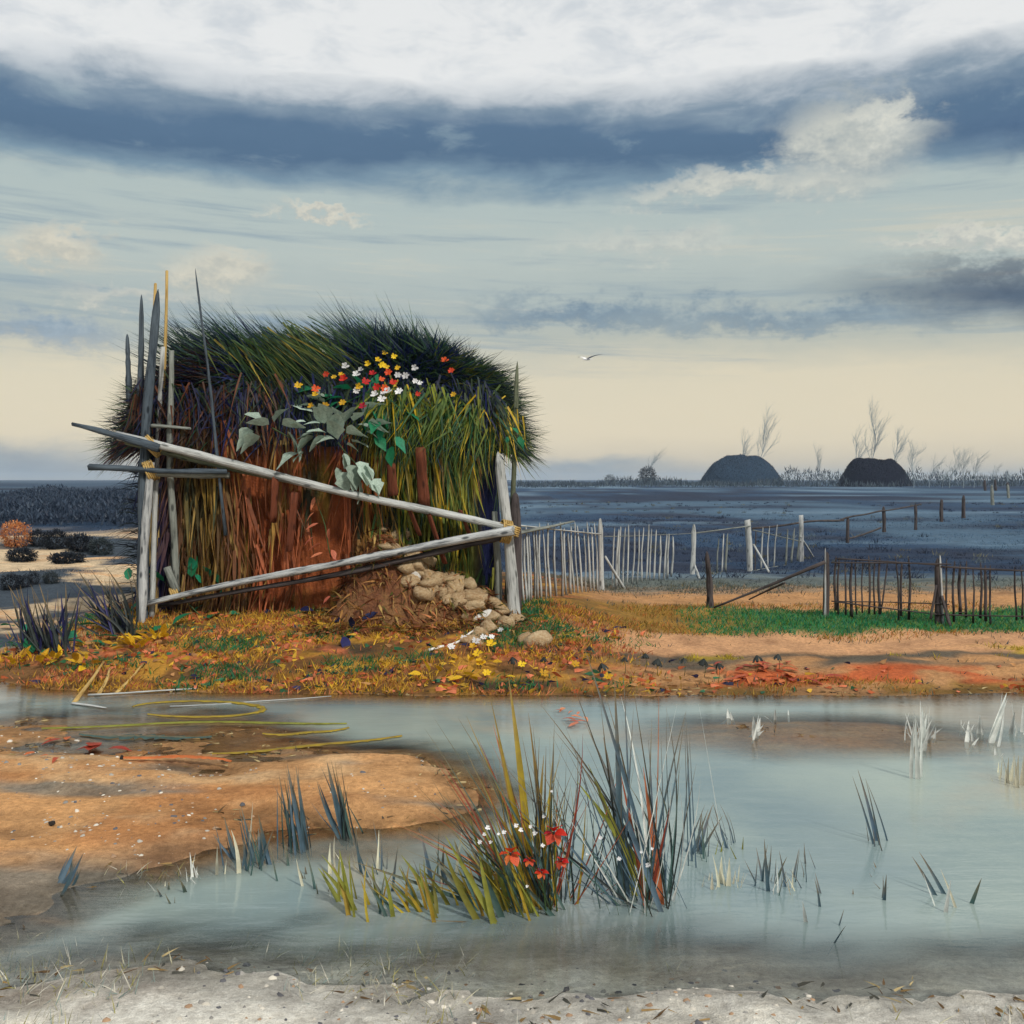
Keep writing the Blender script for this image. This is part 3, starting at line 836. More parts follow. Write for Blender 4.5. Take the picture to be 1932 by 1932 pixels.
n = 3400
x = RNG.uniform(-2.6, .15, n); y = RNG.uniform(12.0, 13.05, n)
uu = (x + 1.15) / 1.35; vv = (y - 12.62) / .62
tpv = 1.25 * np.exp(-((x + 1.75) / .42) ** 2) + .75 * np.exp(-((x + 1.15) / .55) ** 2) + .30 * np.exp(-((x + .4) / .5) ** 2)
fl_ = ss(-1, .55, vv) * ss(1, .75, np.abs(uu)) * (np.abs(uu) < 1)
zs_ = np.maximum(tzv(x, y), tzv(x, y) - .06 + tpv * fl_ ** 1.5 * .82)
k = RNG.random(n) < .35 + .65 * ss(.4, .6, fbm(x * 3, y * 3, 163))
x, y, zs_ = x[k], y[k], zs_[k]; n = len(x)
d0 = np.stack([RNG.normal(.15, .6, n), RNG.uniform(-1.1, -.1, n), RNG.uniform(-.5, .5, n)], -1)
V, fs, C = blades(np.stack([x, y, zs_ + .02], -1) - OFF, d0, RNG.uniform(.08, .34, n), RNG.uniform(.010, .04, n), RNG.uniform(.1, .5, n),
                  pal([(.20, .07, .03), (.34, .17, .05), (.45, .30, .10), (.12, .05, .02), (.46, .17, .07), (.09, .10, .02)], n, .3, [4, 3, 2, 3, 1, 1.5]))
o = obj('fallen_straw', np_mesh('fallen_straw', V, fs, M['dry'], C), clay_o)
o['kind'] = 'stuff'

# ------------------------------------------------------------------ stones of the spill
SM = [stone_mesh('stone', M['stone_tan'], 900 + i) for i in range(7)]
SWM = [stone_mesh('white_stone', M['stone_white'], 950 + i) for i in range(2)]
rs = random.Random(5)
spill = [((700, 975), 3), ((730, 1010), 4), ((757, 1030), 4), ((775, 1060), 4), ((800, 1075), 5), ((835, 1085), 6), ((815, 1110), 6), ((860, 1105), 7), ((890, 1125), 7), ((850, 1130), 6), ((925, 1145), 6), ((880, 1150), 5), ((950, 1180), 5), ((990, 1200), 4), ((930, 1195), 3)]
for (px, py), k in spill:
    for i in range(k):
        qx = px + rs.gauss(0, 19); qy = py + rs.gauss(0, 13)
        # walk the sight line down to the slump
        hit = None
        for s in range(240):
            yy = 11.2 + s * .008
            p = P(qx, qy, yy)
            if p.z <= slump(p.x, p.y):
                hit = p; break
        if hit is None:
            continue
        o = obj('stone', rs.choice(SM))
        s = rs.uniform(.07, .21)
        o.scale = (s * rs.uniform(.9, 1.4), s * rs.uniform(.8, 1.1), s * rs.uniform(.6, .9))
        o.rotation_euler = (rs.uniform(-.4, .4), rs.uniform(-.4, .4), rs.uniform(0, 6))
        o.location = (hit.x, hit.y, hit.z + s * .2)
        tag(o, 'tan stone in the upper rubble against the hut wall' if py < 1050 else ('tan stone at the very foot of the spill, below the pale post' if py > 1170 else ('tan stone in the middle of the rubble spill' if py < 1115 else 'tan stone in the lower rubble by the pale post')), 'stone', 'tan stones in the spill')
def white_stone(px, py, s, rot, label):
    for k in range(400):
        p = P(px, py, 11.0 + k * .006)
        if p.z <= slump(p.x, p.y):
            break
    o = obj('white_stone', rs.choice(SWM))
    o.scale = s; o.rotation_euler = rot; o.location = (p.x, p.y, p.z + s[2] * .3)
    return tag(o, label, 'stone')
white_stone(783, 1093, (.13, .10, .15), (.2, .1, .4), 'bright white stone high in the tan rubble below the lower beam')
white_stone(912, 1168, (.17, .08, .07), (.1, -.5, .2), 'long white stone at the foot of the rubble')
white_stone(952, 1180, (.09, .06, .05), (.1, .2, .5), 'small white stone just right of the long white stone')
white_stone(975, 1170, (.06, .06, .07), (.1, .2, .5), 'small white stone at the base of the pale post')

# ------------------------------------------------------------------ pole frame in front of the hut
fr_loc = G(268, 1165)
frame = thing('pole_fence', fr_loc, 'weathered pole fence with two long crossing rails in front of the hut', 'fence')
def fb(a, b, r0, r1, mat, name='rail', **k):
    return beam(name, a, b, r0, r1, M[mat], frame, **k)
YF = fr_loc.y
g = G(268, 1168)
fb((g.x, g.y, g.z - .3), P(297, 546, YF + .12), .085, .052, 'wood_blue', 'post', segs=16, tip='point')
fb((g.x + .02, g.y - .10, g.z - .3), P(284, 872, YF - .02), .062, .05, 'wood_worn', 'post', segs=12)
fb((g.x + .10, g.y + .06, g.z - .1), P(307, 655, YF + .18), .040, .026, 'wood_pale', 'post', segs=12)
g2 = G(330, 1112)
YB = YF + .42
fb(P(333, 1125, YF + .16), P(322, 662, YF + .12), .055, .038, 'wood_mid', 'post', segs=12)
RP = G(975, 1168)
YR = RP.y
fb((RP.x, RP.y, RP.z - .3), P(940, 852, YR + .1), .085, .055, 'wood_pale', 'post', segs=12, tip='point')
fb(P(944, 1150, YR + .22) - Vector((0, 0, .3)), P(934, 965, YR + .22), .045, .04, 'wood_mid', 'post', segs=8)
# upper long rail: dark outer end, pale inner part
fb(P(136, 800, YF - .18), P(300, 846, YF - .14), .025, .055, 'wood_blue')
fb(P(222, 822, YF - .08), P(970, 1000, YR - .13), .075, .062, 'wood_pale', segs=20, bend=.008, flat=.7)
fb(P(240, 834, YF + .02), P(950, 992, YR + .02), .075, .065, 'wood_olive', segs=20, bend=.008, flat=.6)
# lower long rail
fb(P(272, 1140, YF - .10), P(968, 1002, YR - .20), .048, .088, 'wood_worn', segs=20, bend=.008, flat=.7)
fb(P(300, 1144, YF - .02), P(955, 1013, YR - .10), .035, .06, 'wood_dark', segs=20, bend=.008, flat=.7)
# short cross bars of the left corner
fb(P(168, 882, YF - .15), P(428, 891, YF - .11), .040, .032, 'wood_blue')
fb(P(280, 893, YF - .06), P(433, 897, YF - .02), .045, .04, 'wood_mid')
fb(P(286, 803, YF + .02), P(360, 809, YF + .02), .05, .035, 'wood_mid', flat=.5)
fb(P(315, 1070, YF + .04), P(334, 1118, YF + .02), .045, .05, 'wood_mid', segs=4)

def lashing(p, axis, r, turns=5):
    V = []; Fq = []; n_ = turns * 12; ax = Vector(axis).normalized(); s1 = ax.orthogonal().normalized(); s2 = ax.cross(s1)
    for i in range(n_ + 1):
        an = 6.283 * i / 12; c_ = ax * (i / n_ - .5) * turns * .026 + (s1 * math.cos(an) + s2 * math.sin(an)) * r
        o1 = (s1 * math.cos(an) + s2 * math.sin(an))
        for k in range(4):
            a = 1.571 * k
            V.append(tuple(c_ + o1 * math.cos(a) * .013 + ax * math.sin(a) * .013))
    for i in range(n_):
        for k in range(4):
            Fq.append((i * 4 + k, i * 4 + (k + 1) % 4, i * 4 + 4 + (k + 1) % 4, i * 4 + 4 + k))
    o = obj('lashing', np_mesh('lashing', V, np.array(Fq), M['wood_ochre']), frame)
    o.location = p - frame.location
lashing(P(288, 842, YF), (1, .3, .9), .15)
lashing(P(285, 888, YF), (1, .3, .4), .13)
lashing(P(958, 1000, YR - .04), (.3, .1, 1), .15)
lashing(P(955, 1003, YR - .06), (1, .2, -.2), .14)
lashing(P(332, 1120, YF + .05), (1, .2, .4), .09, 4)

# single tall poles behind and beside the hut
def pole(base, top, r0, r1, mat, label, tip='point', name='pole', bend=.006):
    o = beam(name, base, top, r0, r1, M[mat], None, bend, 1.0, tip, 7, 12)
    return tag(o, label, 'pole')
def gp(px, Yd, dz=.3):
    x = (px - 966) / F * Yd
    return Vector((x, Yd, tz(x, Yd) - dz))
pole(P(244, 760, 13.35), P(240, 630, 13.35), .045, .02, 'wood_blue', 'shortest blue-black pole, farthest left beside the hut roof')
pole(P(263, 800, 13.1), P(267, 556, 13.1), .055, .02, 'wood_blue', 'slender blue-black pole just left of the thick front post')
pole(gp(282, 13.0), P(294, 535, 13.2), .03, .02, 'wood_ochre', 'shorter ochre pole right behind the thick front post', 'cut')
pole(gp(290, 12.9), P(314, 511, 13.1), .032, .02, 'wood_ochre', 'tallest ochre pole leaning right behind the thick front post', 'cut')
pole(P(426, 1010, 12.75), P(369, 506, 12.45), .026, .014, 'wood_blue', 'thin dark pole leaning left in front of the hut wall', bend=.004)
pole(gp(954, 13.3), P(977, 682, 13.3), .045, .035, 'wood_olive', 'mossy pole leaning right at the right corner of the hut')

# ------------------------------------------------------------------ pale picket fence running back over the heath
line = [(0.05, 13.15), (1.52, 17.07), (3.80, 20.9), (5.10, 21.6), (7.0, 24.2), (10.5, 31.3), (14.2, 37.9), (16.0, 39.5), (20.2, 47), (23.6, 52), (29.7, 63.7)]
def on_line(px):
    k = (px - 966) / F
    for (x0, y0), (x1, y1) in zip(line, line[1:]):
        den = (x1 - x0) - k * (y1 - y0)
        if abs(den) < 1e-9:
            continue
        t_ = (k * y0 - x0) / den
        if -0.02 <= t_ <= 1.02:
            return Vector((x0 + t_ * (x1 - x0), y0 + t_ * (y1 - y0), 0))
    return Vector((line[0][0], line[0][1], 0))
def z5(Xp, Yp):
    return (1150 + Xp / 2.76) * .805, (1000 + Yp / 2.76) * .805
def z6(Xp, Yp):
    return (1750 + Xp / 2.76) * .805, (900 + Yp / 2.76) * .805
fl = Vector((line[0][0], line[0][1], tz(*line[0])))
pf = thing('pale_picket_fence', fl, 'bleached picket fence running back from the hut across the heath', 'fence')
PK = [pole_mesh('picket', 1.0, .020, .015, M['wood_pale'], 300 + i, 5, 5, .012, .55, 'point') for i in range(5)]
PKG = [pole_mesh('picket', 1.0, .019, .014, M['wood_mid'], 320 + i, 5, 5, .012, .55, 'point') for i in range(3)]
def picket(fence, p, h, dx, meshes, wsc=1.0, dz=.06):
    o = obj('picket', random.choice(meshes), fence)
    b0 = Vector((p.x, p.y, p.z - dz)); t0 = Vector((p.x + dx, p.y + random.uniform(-.02, .02), p.z + h))
    stand(o, b0, t0, fence.location)
    o.scale = (wsc, wsc, (t0 - b0).length)
    return o
pks = [(195, 660), (215, 700), (240, 690), (265, 650), (308, 620), (367, 620), (443, 615), (497, 680), (545, 615), (595, 660), (625, 615), (672, 620), (790, 650), (828, 645), (880, 630), (945, 660), (1005, 630), (1055, 665),
       (1090, 700), (1120, 695), (1165, 705), (1460, 720), (1495, 690), (1520, 690), (1750, 650), (1790, 640), (1830, 630), (1905, 660), (1945, 655), (1985, 650)]
pks += [(225, 640), (285, 640), (338, 655), (405, 640), (470, 650), (520, 640), (570, 640), (648, 650), (808, 660), (855, 650), (912, 655), (975, 650), (1030, 660), (1140, 690)]
for Xp, Yp in pks:
    px, py = z5(Xp, Yp)
    p = on_line(px + (6 if Xp < 700 else 0))
    p.z = tz(p.x, p.y)
    zt = CAMZ - (py - HZ) / F * p.y
    dxp = -.045 * (1 if Xp < 700 else -.8) * p.y / 13 * random.uniform(.5, 1.4)
    picket(pf, p, zt - p.z, dxp, PK if Xp < 1200 or random.random() < .5 else PKG, random.uniform(1.3, 1.9))
def fpost(fence, px, top_py, r, mat, dx=0.0, base_dz=.2, tip='cut'):
    p = on_line(px); p.z = tz(p.x, p.y)
    zt = CAMZ - (top_py - HZ) / F * p.y
    beam('post', (p.x, p.y, p.z - base_dz), (p.x + dx, p.y, zt), r, r * .85, M[mat], fence, .008, 1, tip, 7, 7)
    return p, zt
fpost(pf, 1136, z5(0, 592)[1], .05, 'wood_pale', -.03, tip='point')
fpost(pf, 1306, z5(0, 630)[1], .055, 'wood_pale', .04, tip='point')
fpost(pf, 1416, z5(0, 603)[1], .075, 'wood_pale', -.06)
fpost(pf, 1511, z6(0, 850)[1], .055, 'wood_worn', 0)
def rail(fence, a, b, r0, r1, mat):
    pa = on_line(a[0]); pb = on_line(b[0])
    beam('rail', P(a[0], a[1], pa.y - .05), P(b[0], b[1], pb.y - .05), r0, r1, M[mat], fence, .003, .6, 'cut', 6, 8)
rail(pf, (962, 990), (1133, 1008), .024, .02, 'wood_pale')
rail(pf, (970, 1008), (1082, 984), .05, .02, 'wood_mid')
rail(pf, (1140, 1012), (1306, 1006), .012, .010, 'wood_mid')
rail(pf, (1310, 1006), (1416, 992), .022, .02, 'wood_mid')
rail(pf, (1420, 1000), (1511, 1022), .018, .018, 'wood_mid')
rail(pf, (1416, 1078), (1511, 1062), .018, .018, 'wood_mid')
rail(pf, (964, 1143), (1090, 1124), .032, .02, 'wood_worn')
# slanted stays behind the posts
for (ax, ay), (bx, by) in ((z5(740, 840), z5(875, 1050)), (z5(1318, 890), z5(1355, 985)), (z5(1700, 760), z5(1810, 945)), (z6(348, 985), z6(435, 1115))):
    p = on_line(ax); q = G(bx, by)
    beam('stay', q - Vector((0, 0, .05)), P(ax, ay, p.y - .06), .028, .022, M['wood_pale'], pf, .004, 1, 'cut', 6, 5)

# dark posts with sagging rails farther back, and single posts to the horizon
p0 = on_line(1598)
rf = thing('post_and_rail_fence', (p0.x, p0.y, tz(p0.x, p0.y)), 'dark post and rail fence carrying on from the pale pickets', 'fence')
for px, top, r in ((1424, 1000, .02), (1598, 974, .085), (1668, 955, .11), (1727, 950, .085)):
    fpost(rf, px, top, r * .75, 'wood_dark', random.uniform(-.04, .04), tip='point')
for a, b in (((1420, 997), (1590, 981)), ((1585, 981), (1668, 964)), ((1665, 964), (1738, 951)), ((1600, 1016), (1662, 995))):
    pa, pb = on_line(a[0]), on_line(b[0])
    beam('rail', P(a[0], a[1], pa.y - .08), P(b[0], b[1], pb.y - .08), .028, .035, M['wood_dark'], rf, .006, 1, 'cut', 6, 8)
for i, (px, top, lab) in enumerate(((1776, 942, 'dark lone fence post, nearest of the row fading to the horizon'), (1818, 934, 'dark lone fence post, second of the row fading to the horizon'), (1844, 929, 'dark lone fence post, third of the row fading to the horizon'))):
    p = on_line(px); z0 = tz(p.x, p.y); zt = CAMZ - (top - HZ) / F * p.y
    tag(beam('fence_post', (p.x, p.y, z0 - .2), (p.x, p.y, zt), .10, .08, M['wood_dark'], None, .01, 1, 'point', 7, 6), lab, 'post', 'lone posts on the heath')
for px, by, top, mat, lab in ((1873, 953, 915, 'wood_mid', 'small grey post near the horizon, left of two pale ones'), (1903, 940, 914, 'wood_mid', 'smallest grey post near the horizon at the right edge'),
                           (1859, 926, 905, 'wood_dark', 'far dark post on the skyline, left of three'), (1879, 926, 904, 'wood_dark', 'far dark post on the skyline, middle of three'), (1902, 927, 910, 'wood_dark', 'far dark post on the skyline, right of three')):
    p = G(px, by)
    zt = CAMZ - (top - HZ) / F * p.y
    r = 3.0 / F * p.y
    tag(beam('fence_post', (p.x, p.y, p.z - .3), (p.x - r * .6, p.y, zt), r, r * .8, M[mat], None, .01, 1, 'point', 7, 6), lab, 'post', 'lone posts on the heath')

# ------------------------------------------------------------------ dark fence on the right
base = G(*z6(515, 1500))
df = thing('dark_picket_fence', base, 'dark charred picket fence on the green strip at the right', 'fence')
PD = [pole_mesh('picket', 1.0, .016, .011, M['wood_dark'], 340 + i, 5, 5, .012, .6, 'point') for i in range(5)]
def dpost(Xp, yt, yb, r, dxp=0, mat='wood_dark'):
    p = G(*z6(Xp, yb)); px, py = z6(Xp + dxp, yt)
    beam('post', (p.x, p.y, p.z - .2), P(px, py, p.y), r, r * .85, M[mat], df, .006, 1, 'point', 7, 7)
    return p
dp1 = dpost(512, 1085, 1500, .042, 8, 'wood_dark')
dp2 = dpost(1240, 1125, 1548, .040, -4)
beam('post', Vector((dp2.x + .05, dp2.y - .03, dp2.z - .1)), P(*z6(1250, 1105), dp2.y - .03), .018, .014, M['wood_worn'], df, .004, 1, 'point', 6, 7)
FY = dp1.y
beam('post', Vector((dp1.x - .03, dp1.y - .045, dp1.z - .1)), P(*z6(508, 1060), dp1.y - .03), .018, .012, M['wood_worn'], df, .004, 1, 'point', 6, 7)  # thin pale sliver added as the dark post's white highlight
def dY(Xp):
    return dp1.y + (dp2.y - dp1.y) * (Xp - 512) / 728
for Xp, yt, yb, dx in ((575, 1112, 1465, 0), (592, 1118, 1490, 6), (640, 1135, 1495, -4), (678, 1140, 1508, 0), (712, 1118, 1492, -6), (748, 1125, 1480, 4), (790, 1105, 1475, -3), (828, 1115, 1485, 2), (860, 1118, 1490, -3), (862, 1135, 1480, 48), (985, 1105, 1525, -22), (1000, 1150, 1500, 4), (1050, 1118, 1525, 0),
                       (1295, 1130, 1500, 0), (1340, 1140, 1540, 4), (1380, 1165, 1480, -2), (1418, 1140, 1510, 2), (1465, 1185, 1548, 0), (1512, 1150, 1515, 3), (1548, 1170, 1535, -3), (1578, 1168, 1560, 0), (1745, 1180, 1530, -16), (1782, 1175, 1520, -8)):
    Yd = dY(Xp)
    a0 = P(*z6(Xp, yb), Yd); a1 = P(*z6(Xp + dx, yt), Yd + random.uniform(-.02, .02))
    zb = tz(a0.x, a0.y)
    a0.z = min(a0.z, zb + .12)
    o = obj('picket', random.choice(PD), df)
    stand(o, a0, a1, df.location)
    ws = random.uniform(1.0, 1.5)
    o.scale = (ws, ws, (a1 - a0).length)
for (xa, ya), (xb, yb), r in (((1190, 1520), (1228, 1300), .018), ((1322, 1585), (1262, 1370), .022)):
    beam('stay', P(*z6(xa, ya), dY(xa) - .12), P(*z6(xb, yb), dY(xb) - .03), r, r, M['wood_dark'], df, .004, 1, 'cut', 6, 5)
for (xa, ya), (xb, yb), r in (((545, 1155), (1320, 1165), .014), ((580, 1130), (1240, 1172), .012), ((1255, 1180), (1800, 1208), .018), ((548, 1405), (1310, 1424), .011), ((575, 1408), (1240, 1490), .014), ((1230, 1490), (1800, 1502), .013), ((1370, 1478), (1420, 1476), .008)):
    beam('rail', P(*z6(xa, ya), dY(xa) - .035), P(*z6(xb, yb), dY(xb) - .035), r, r * .9, M['wood_dark'], df, .004, .8, 'cut', 6, 8)
# the broken end: leaning rails and a stump post to the left of it
sp = G(1341, 1146)
o = beam('stump_post', (sp.x, sp.y, sp.z - .2), P(1334, 1040, sp.y), .062, .035, M['wood_dark'], None, .01, 1, 'point', 7, 8)
tag(o, 'stout dark post standing alone left of the dark fence', 'post')
lr = G(1345, 1150)
o = beam('fallen_rail', lr + Vector((0, -.05, .03)), P(1557, 1060, dp1.y - .06), .014, .030, M['wood_dark'], None, .004, 1, 'cut', 7, 9)
tag(o, 'thick dark rail leaning from the ground up to the fence post', 'rail')
lr2 = G(1412, 1134)
o = beam('fallen_rail', lr2 + Vector((0, -.05, .03)), P(1480, 1100, dp1.y + .1), .012, .016, M['wood_dark'], None, .004, 1, 'cut', 7, 6)
tag(o, 'short thin dark rail lying under the thick leaning rail', 'rail')

# ------------------------------------------------------------------ growth on the ground
def scatter(n, x0, x1, y0, y1):
    return RNG.uniform(x0, x1, n), RNG.uniform(y0, y1, n)
def ground_blades(x, y, L, W, col, lean=.35, droop=(.05, .4), K=3, wind=.12):
    n = len(x)
    z = tzv(x, y) - .01
    d0 = np.stack([RNG.normal(wind, lean, n), RNG.normal(0, lean, n), np.ones(n)], -1)
    return blades(np.stack([x, y, z], -1), d0, L, W, RNG.uniform(*droop, n), col, K)
def clumped(x, y, s, seed, lo, hi):
    return RNG.random(len(x)) < ss(lo, hi, fbm(x * s, y * s, seed))
parts = []
# hut bank: ochre, rust and brown grass with green runs
x, y = scatter(60000, -6.6, 2.2, 9.9, 13.6)
d = y - shore(x)
k = (d > -.02) & (hutw(x) > RNG.random(len(x)) * .9) & clumped(x, y, 1.3, 201, .30, .62) & ~((y > 12.9) & (x > -4.8) & (x < -.3))
k &= RNG.random(len(x)) < .75
x, y, d = x[k], y[k], d[k]; n = len(x)
col = pal([(.46, .25, .03), (.32, .13, .03), (.14, .07, .025), (.56, .34, .03), (.05, .10, .025), (.44, .13, .05)], n, .3, [4, 3, 2, 3, 2, 2])
pz = fbm(x * .75, y * 2.8, 221) + RNG.normal(0, .035, n)
PB = np.array([(.36, .10, .04), (.50, .17, .07), (.16, .08, .03), (.48, .27, .03), (.62, .38, .03), (.30, .13, .03), (.44, .24, .03)])
qi = np.clip(((pz - .26) / .48 * len(PB)).astype(int), 0, len(PB) - 1)
mixk = RNG.random(n) < .65
col[mixk] = PB[qi[mixk]] * RNG.uniform(.75, 1.25, (mixk.sum(), 1))
gr = fbm(x * .9, y * 2.4, 203) > .57
col[gr] = pal([(.02, .15, .065), (.05, .14, .02), (.02, .08, .04)], gr.sum())
parts.append(ground_blades(x, y, RNG.uniform(.04, .16, n), RNG.uniform(.006, .016, n), col, .55))
# right bank
x, y = scatter(110000, .5, 8.5, 10.0, 18.5)
d = y - shore(x); dd = d + (fbm(x * .7, y * .9, 71) - .5) * .45
green = ss(2.4, 2.8, dd) * ss(4.5, 4.0, dd) * ss(1.8, 3.2, x)
ochre = np.maximum(ss(-.05, .1, d) * ss(.7, .35, d), ss(2.1, 2.5, dd) * ss(5.0, 4.4, dd) * .55) * ss(.42, .60, fbm(x * .9, y * 1.6, 205))
yel = ss(1.1, 1.4, dd) * ss(2.0, 1.6, dd) * ss(.50, .66, fbm(x * 1.3, y * 2.6, 277)) * ss(.40, .60, fbm(x * 4, y * 5, 279))
far_ = ss(5.5, 8, d) * .35
u = RNG.random(len(x))
tot = np.maximum.reduce([green, ochre, yel, far_ * ss(.4, .6, fbm(x * 1.2, y * .8, 207))])
k = u < tot * .8
x, y, d = x[k], y[k], d[k]; green, ochre, yel = green[k], ochre[k], yel[k]; n = len(x)
col = pal([(.10, .115, .09), (.16, .13, .06), (.05, .07, .08)], n)
a_ = (ochre > .2); col[a_] = pal([(.36, .22, .03), (.24, .14, .03), (.42, .15, .04), (.14, .12, .03)], a_.sum())
a_ = (green > .3); col[a_] = pal([(.02, .19, .075), (.04, .18, .035), (.015, .13, .085), (.18, .20, .02)], a_.sum(), .3, [4, 4, 2, 1])
a_ = (yel > .3); col[a_] = pal([(.42, .33, .02), (.34, .24, .03)], a_.sum())
parts.append(ground_blades(x, y, RNG.uniform(.035, .12, n), RNG.uniform(.006, .014, n), col, .45))
V, fs, C = join(parts)
o = obj('bank_grass', np_mesh('bank_grass', V, fs, M['dry'], C))
o['label'] = 'ochre, rust and green grass covering the bank'; o['category'] = 'grass'; o['kind'] = 'stuff'
# heath: blue-grey tussocks, thinning with distance
parts = []
n = 60000
y = 16.5 + 40 * RNG.random(n) ** 1.6; x = RNG.uniform(-.62, .62, n) * y
k = ((x > 1.2) | (x < -5.4) | (y > 19)) & clumped(x, y, .45, 211, .38, .62) & (y - shore(x) > 7.0)
k &= ~((x < -4.8) & (fbm(x * .22, y * .20, 89) < .50) & (y < 36))
x, y = x[k], y[k]; n = len(x)
col = ground_color(x, y) * RNG.uniform(.6, 1.35, (n, 1))
parts.append(ground_blades(x, y, RNG.uniform(.04, .13, n), RNG.uniform(.006, .012, n) * (1 + y / 30), col, .6))
nt = 700
ty = 19 + 90 * RNG.random(nt) ** 1.5; tx = RNG.uniform(-.05, .60, nt) * ty
kk = (fbm(tx * .12, ty * .10, 217) > .47) & (ty - shore(tx) > 9)
tx, ty = tx[kk], ty[kk]; nt = len(tx); m_ = 12
ii = np.repeat(np.arange(nt), m_)
hs_ = RNG.uniform(.10, .30, nt)[ii]
x = tx[ii] + RNG.normal(0, .10, nt * m_); y = ty[ii] + RNG.normal(0, .08, nt * m_); n = len(x)
tcol = pal([(.03, .045, .08), (.10, .13, .15), (.018, .026, .05), (.13, .13, .09)], nt, .3, [4, 2, 3, 1])[ii]
parts.append(ground_blades(x, y, hs_ * RNG.uniform(.6, 1.2, n), .012 + y * .00022, tcol, .5))
V, fs, C = join(parts)
o = obj('heath_grass', np_mesh('heath_grass', V, fs, M['dry'], C))
o['label'] = 'blue-grey heath grass on the plain behind the fences'; o['category'] = 'grass'; o['kind'] = 'stuff'
# fallen leaves: coral, ochre, rust and blue-black scraps on the bank and shore
x, y = scatter(5200, -6.2, 6.5, 10.15, 13.0)
d = y - shore(x)
k = (d > .03) & (RNG.random(len(x)) < np.clip(hutw(x) + .35 * ss(1.3, .5, d), 0, 1) * ss(.35, .6, fbm(x * 1.5, y * 2.5, 213))) & ~((y > 12.9) & (x < -.3))
x, y = x[k], y[k]; n = len(x)
nrm = np.stack([RNG.normal(0, 1, n), RNG.normal(0, 1, n), RNG.uniform(-.05, .35, n)], -1)
col = pal([(.58, .17, .08), (.44, .10, .03), (.50, .30, .03), (.02, .02, .06), (.03, .13, .06), (.35, .18, .07)], n, .3, [3, 3, 3, 1.5, 1.5, 3])
V, fs, C = blades(np.stack([x, y, tzv(x, y) + .015], -1), nrm, RNG.uniform(.05, .15, n), RNG.uniform(.025, .06, n), RNG.uniform(0, .3, n), col)
o = obj('fallen_leaves', np_mesh('fallen_leaves', V, fs, M['dry'], C))
o['label'] = 'coral, ochre and dark fallen leaves scattered over the bank'; o['category'] = 'leaves'; o['kind'] = 'stuff'
x, y = scatter(30000, -4.8, 5.8, 3.6, 10.8)
z_ = tzv(x, y)
k = (np.abs(z_ - .004) < .022) & (RNG.random(len(x)) < .5 * ss(.40, .6, fbm(x * 2, y * 2, 219)))
x, y = x[k], y[k]; n = len(x)
V, fs, C = blades(np.stack([x, y, np.maximum(tzv(x, y), 0) + .006], -1), np.stack([RNG.normal(0, 1, n), RNG.normal(0, 1, n), RNG.uniform(-.02, .2, n)], -1), RNG.uniform(.02, .10, n), RNG.uniform(.004, .016, n), RNG.uniform(0, .15, n), pal([(.12, .07, .03), (.25, .16, .06), (.05, .05, .04), (.38, .30, .15)], n))
o = obj('waterline_litter', np_mesh('waterline_litter', V, fs, M['dry'], C))
o['label'] = 'bits of dead stalk and leaf along the waterline'; o['category'] = 'litter'; o['kind'] = 'stuff'
# fine short growth and debris along the near shore
x, y = scatter(9000, -2.8, 2.8, 3.6, 5.6)
z_ = tzv(x, y)
k = (z_ > -.06) & (RNG.random(len(x)) < ss(.5, .66, fbm(x * 1.6, y * 1.6, 215)) * .8)
x, y = x[k], y[k]; n = len(x)
V, fs, C = ground_blades(x, y, RNG.uniform(.03, .16, n), RNG.uniform(.002, .006, n), pal([(.42, .40, .28), (.20, .26, .24), (.30, .28, .10), (.55, .53, .45)], n), .6)
o = obj('shore_grass', np_mesh('shore_grass', V, fs, M['dry'], C))
o['label'] = 'thin pale grass on the near sandy shore'; o['category'] = 'grass'; o['kind'] = 'stuff'

# ------------------------------------------------------------------ leafy plants
LV = {}
def leaves_of(kind, jag, W):
    if kind not in LV:
        LV[kind] = [leaf_mesh('leaf', M[kind], 1.0, W * random.uniform(.8, 1.2), random.uniform(.1, .4), jag, i) for i in range(5)]
    return LV[kind]
def z2(Xp, Yp):
    return (650 + Xp / 2.972) * .805, (700 + Yp / 2.972) * .805
def z3(Xp, Yp):
    return Xp / 2.76 * .805, (950 + Yp / 2.76) * .805
def z4(Xp, Yp):
    return (700 + .5176 * Xp) * .805, (1500 + .5176 * Yp) * .805
def z4h(Xp, Yp):
    return (550 + Xp / 2.76) * .805, (1100 + Yp / 2.76) * .805
def z3b(Xp, Yp):
    return Xp / 1.932 * .805, (1500 + Yp / 1.932) * .805
def z5b(Xp, Yp):
    return (1500 + Xp / 2.147) * .805, (1500 + Yp / 2.147) * .805
def roof_z(x, y):
    e = .36
    r = ((abs(x - HX + .05) / 2.66) ** (2 / e) + (abs(y - HY) / 2.24) ** (2 / e)) ** (e / 2)
    if r > 1:
        return -1
    return float(roof_pt_xy(np.array([x]), np.array([y]), np.array([r]))[0])
def on_hut(px, py):
    for i in range(140):
        yy = 12.5 + i * .02
        p = P(px, py, yy)
        if p.z <= roof_z(p.x, p.y) + .05 or (yy > 12.76 and p.z < 3.0):
            return P(px, py, yy - .26)
    return P(px, py, 14.2)
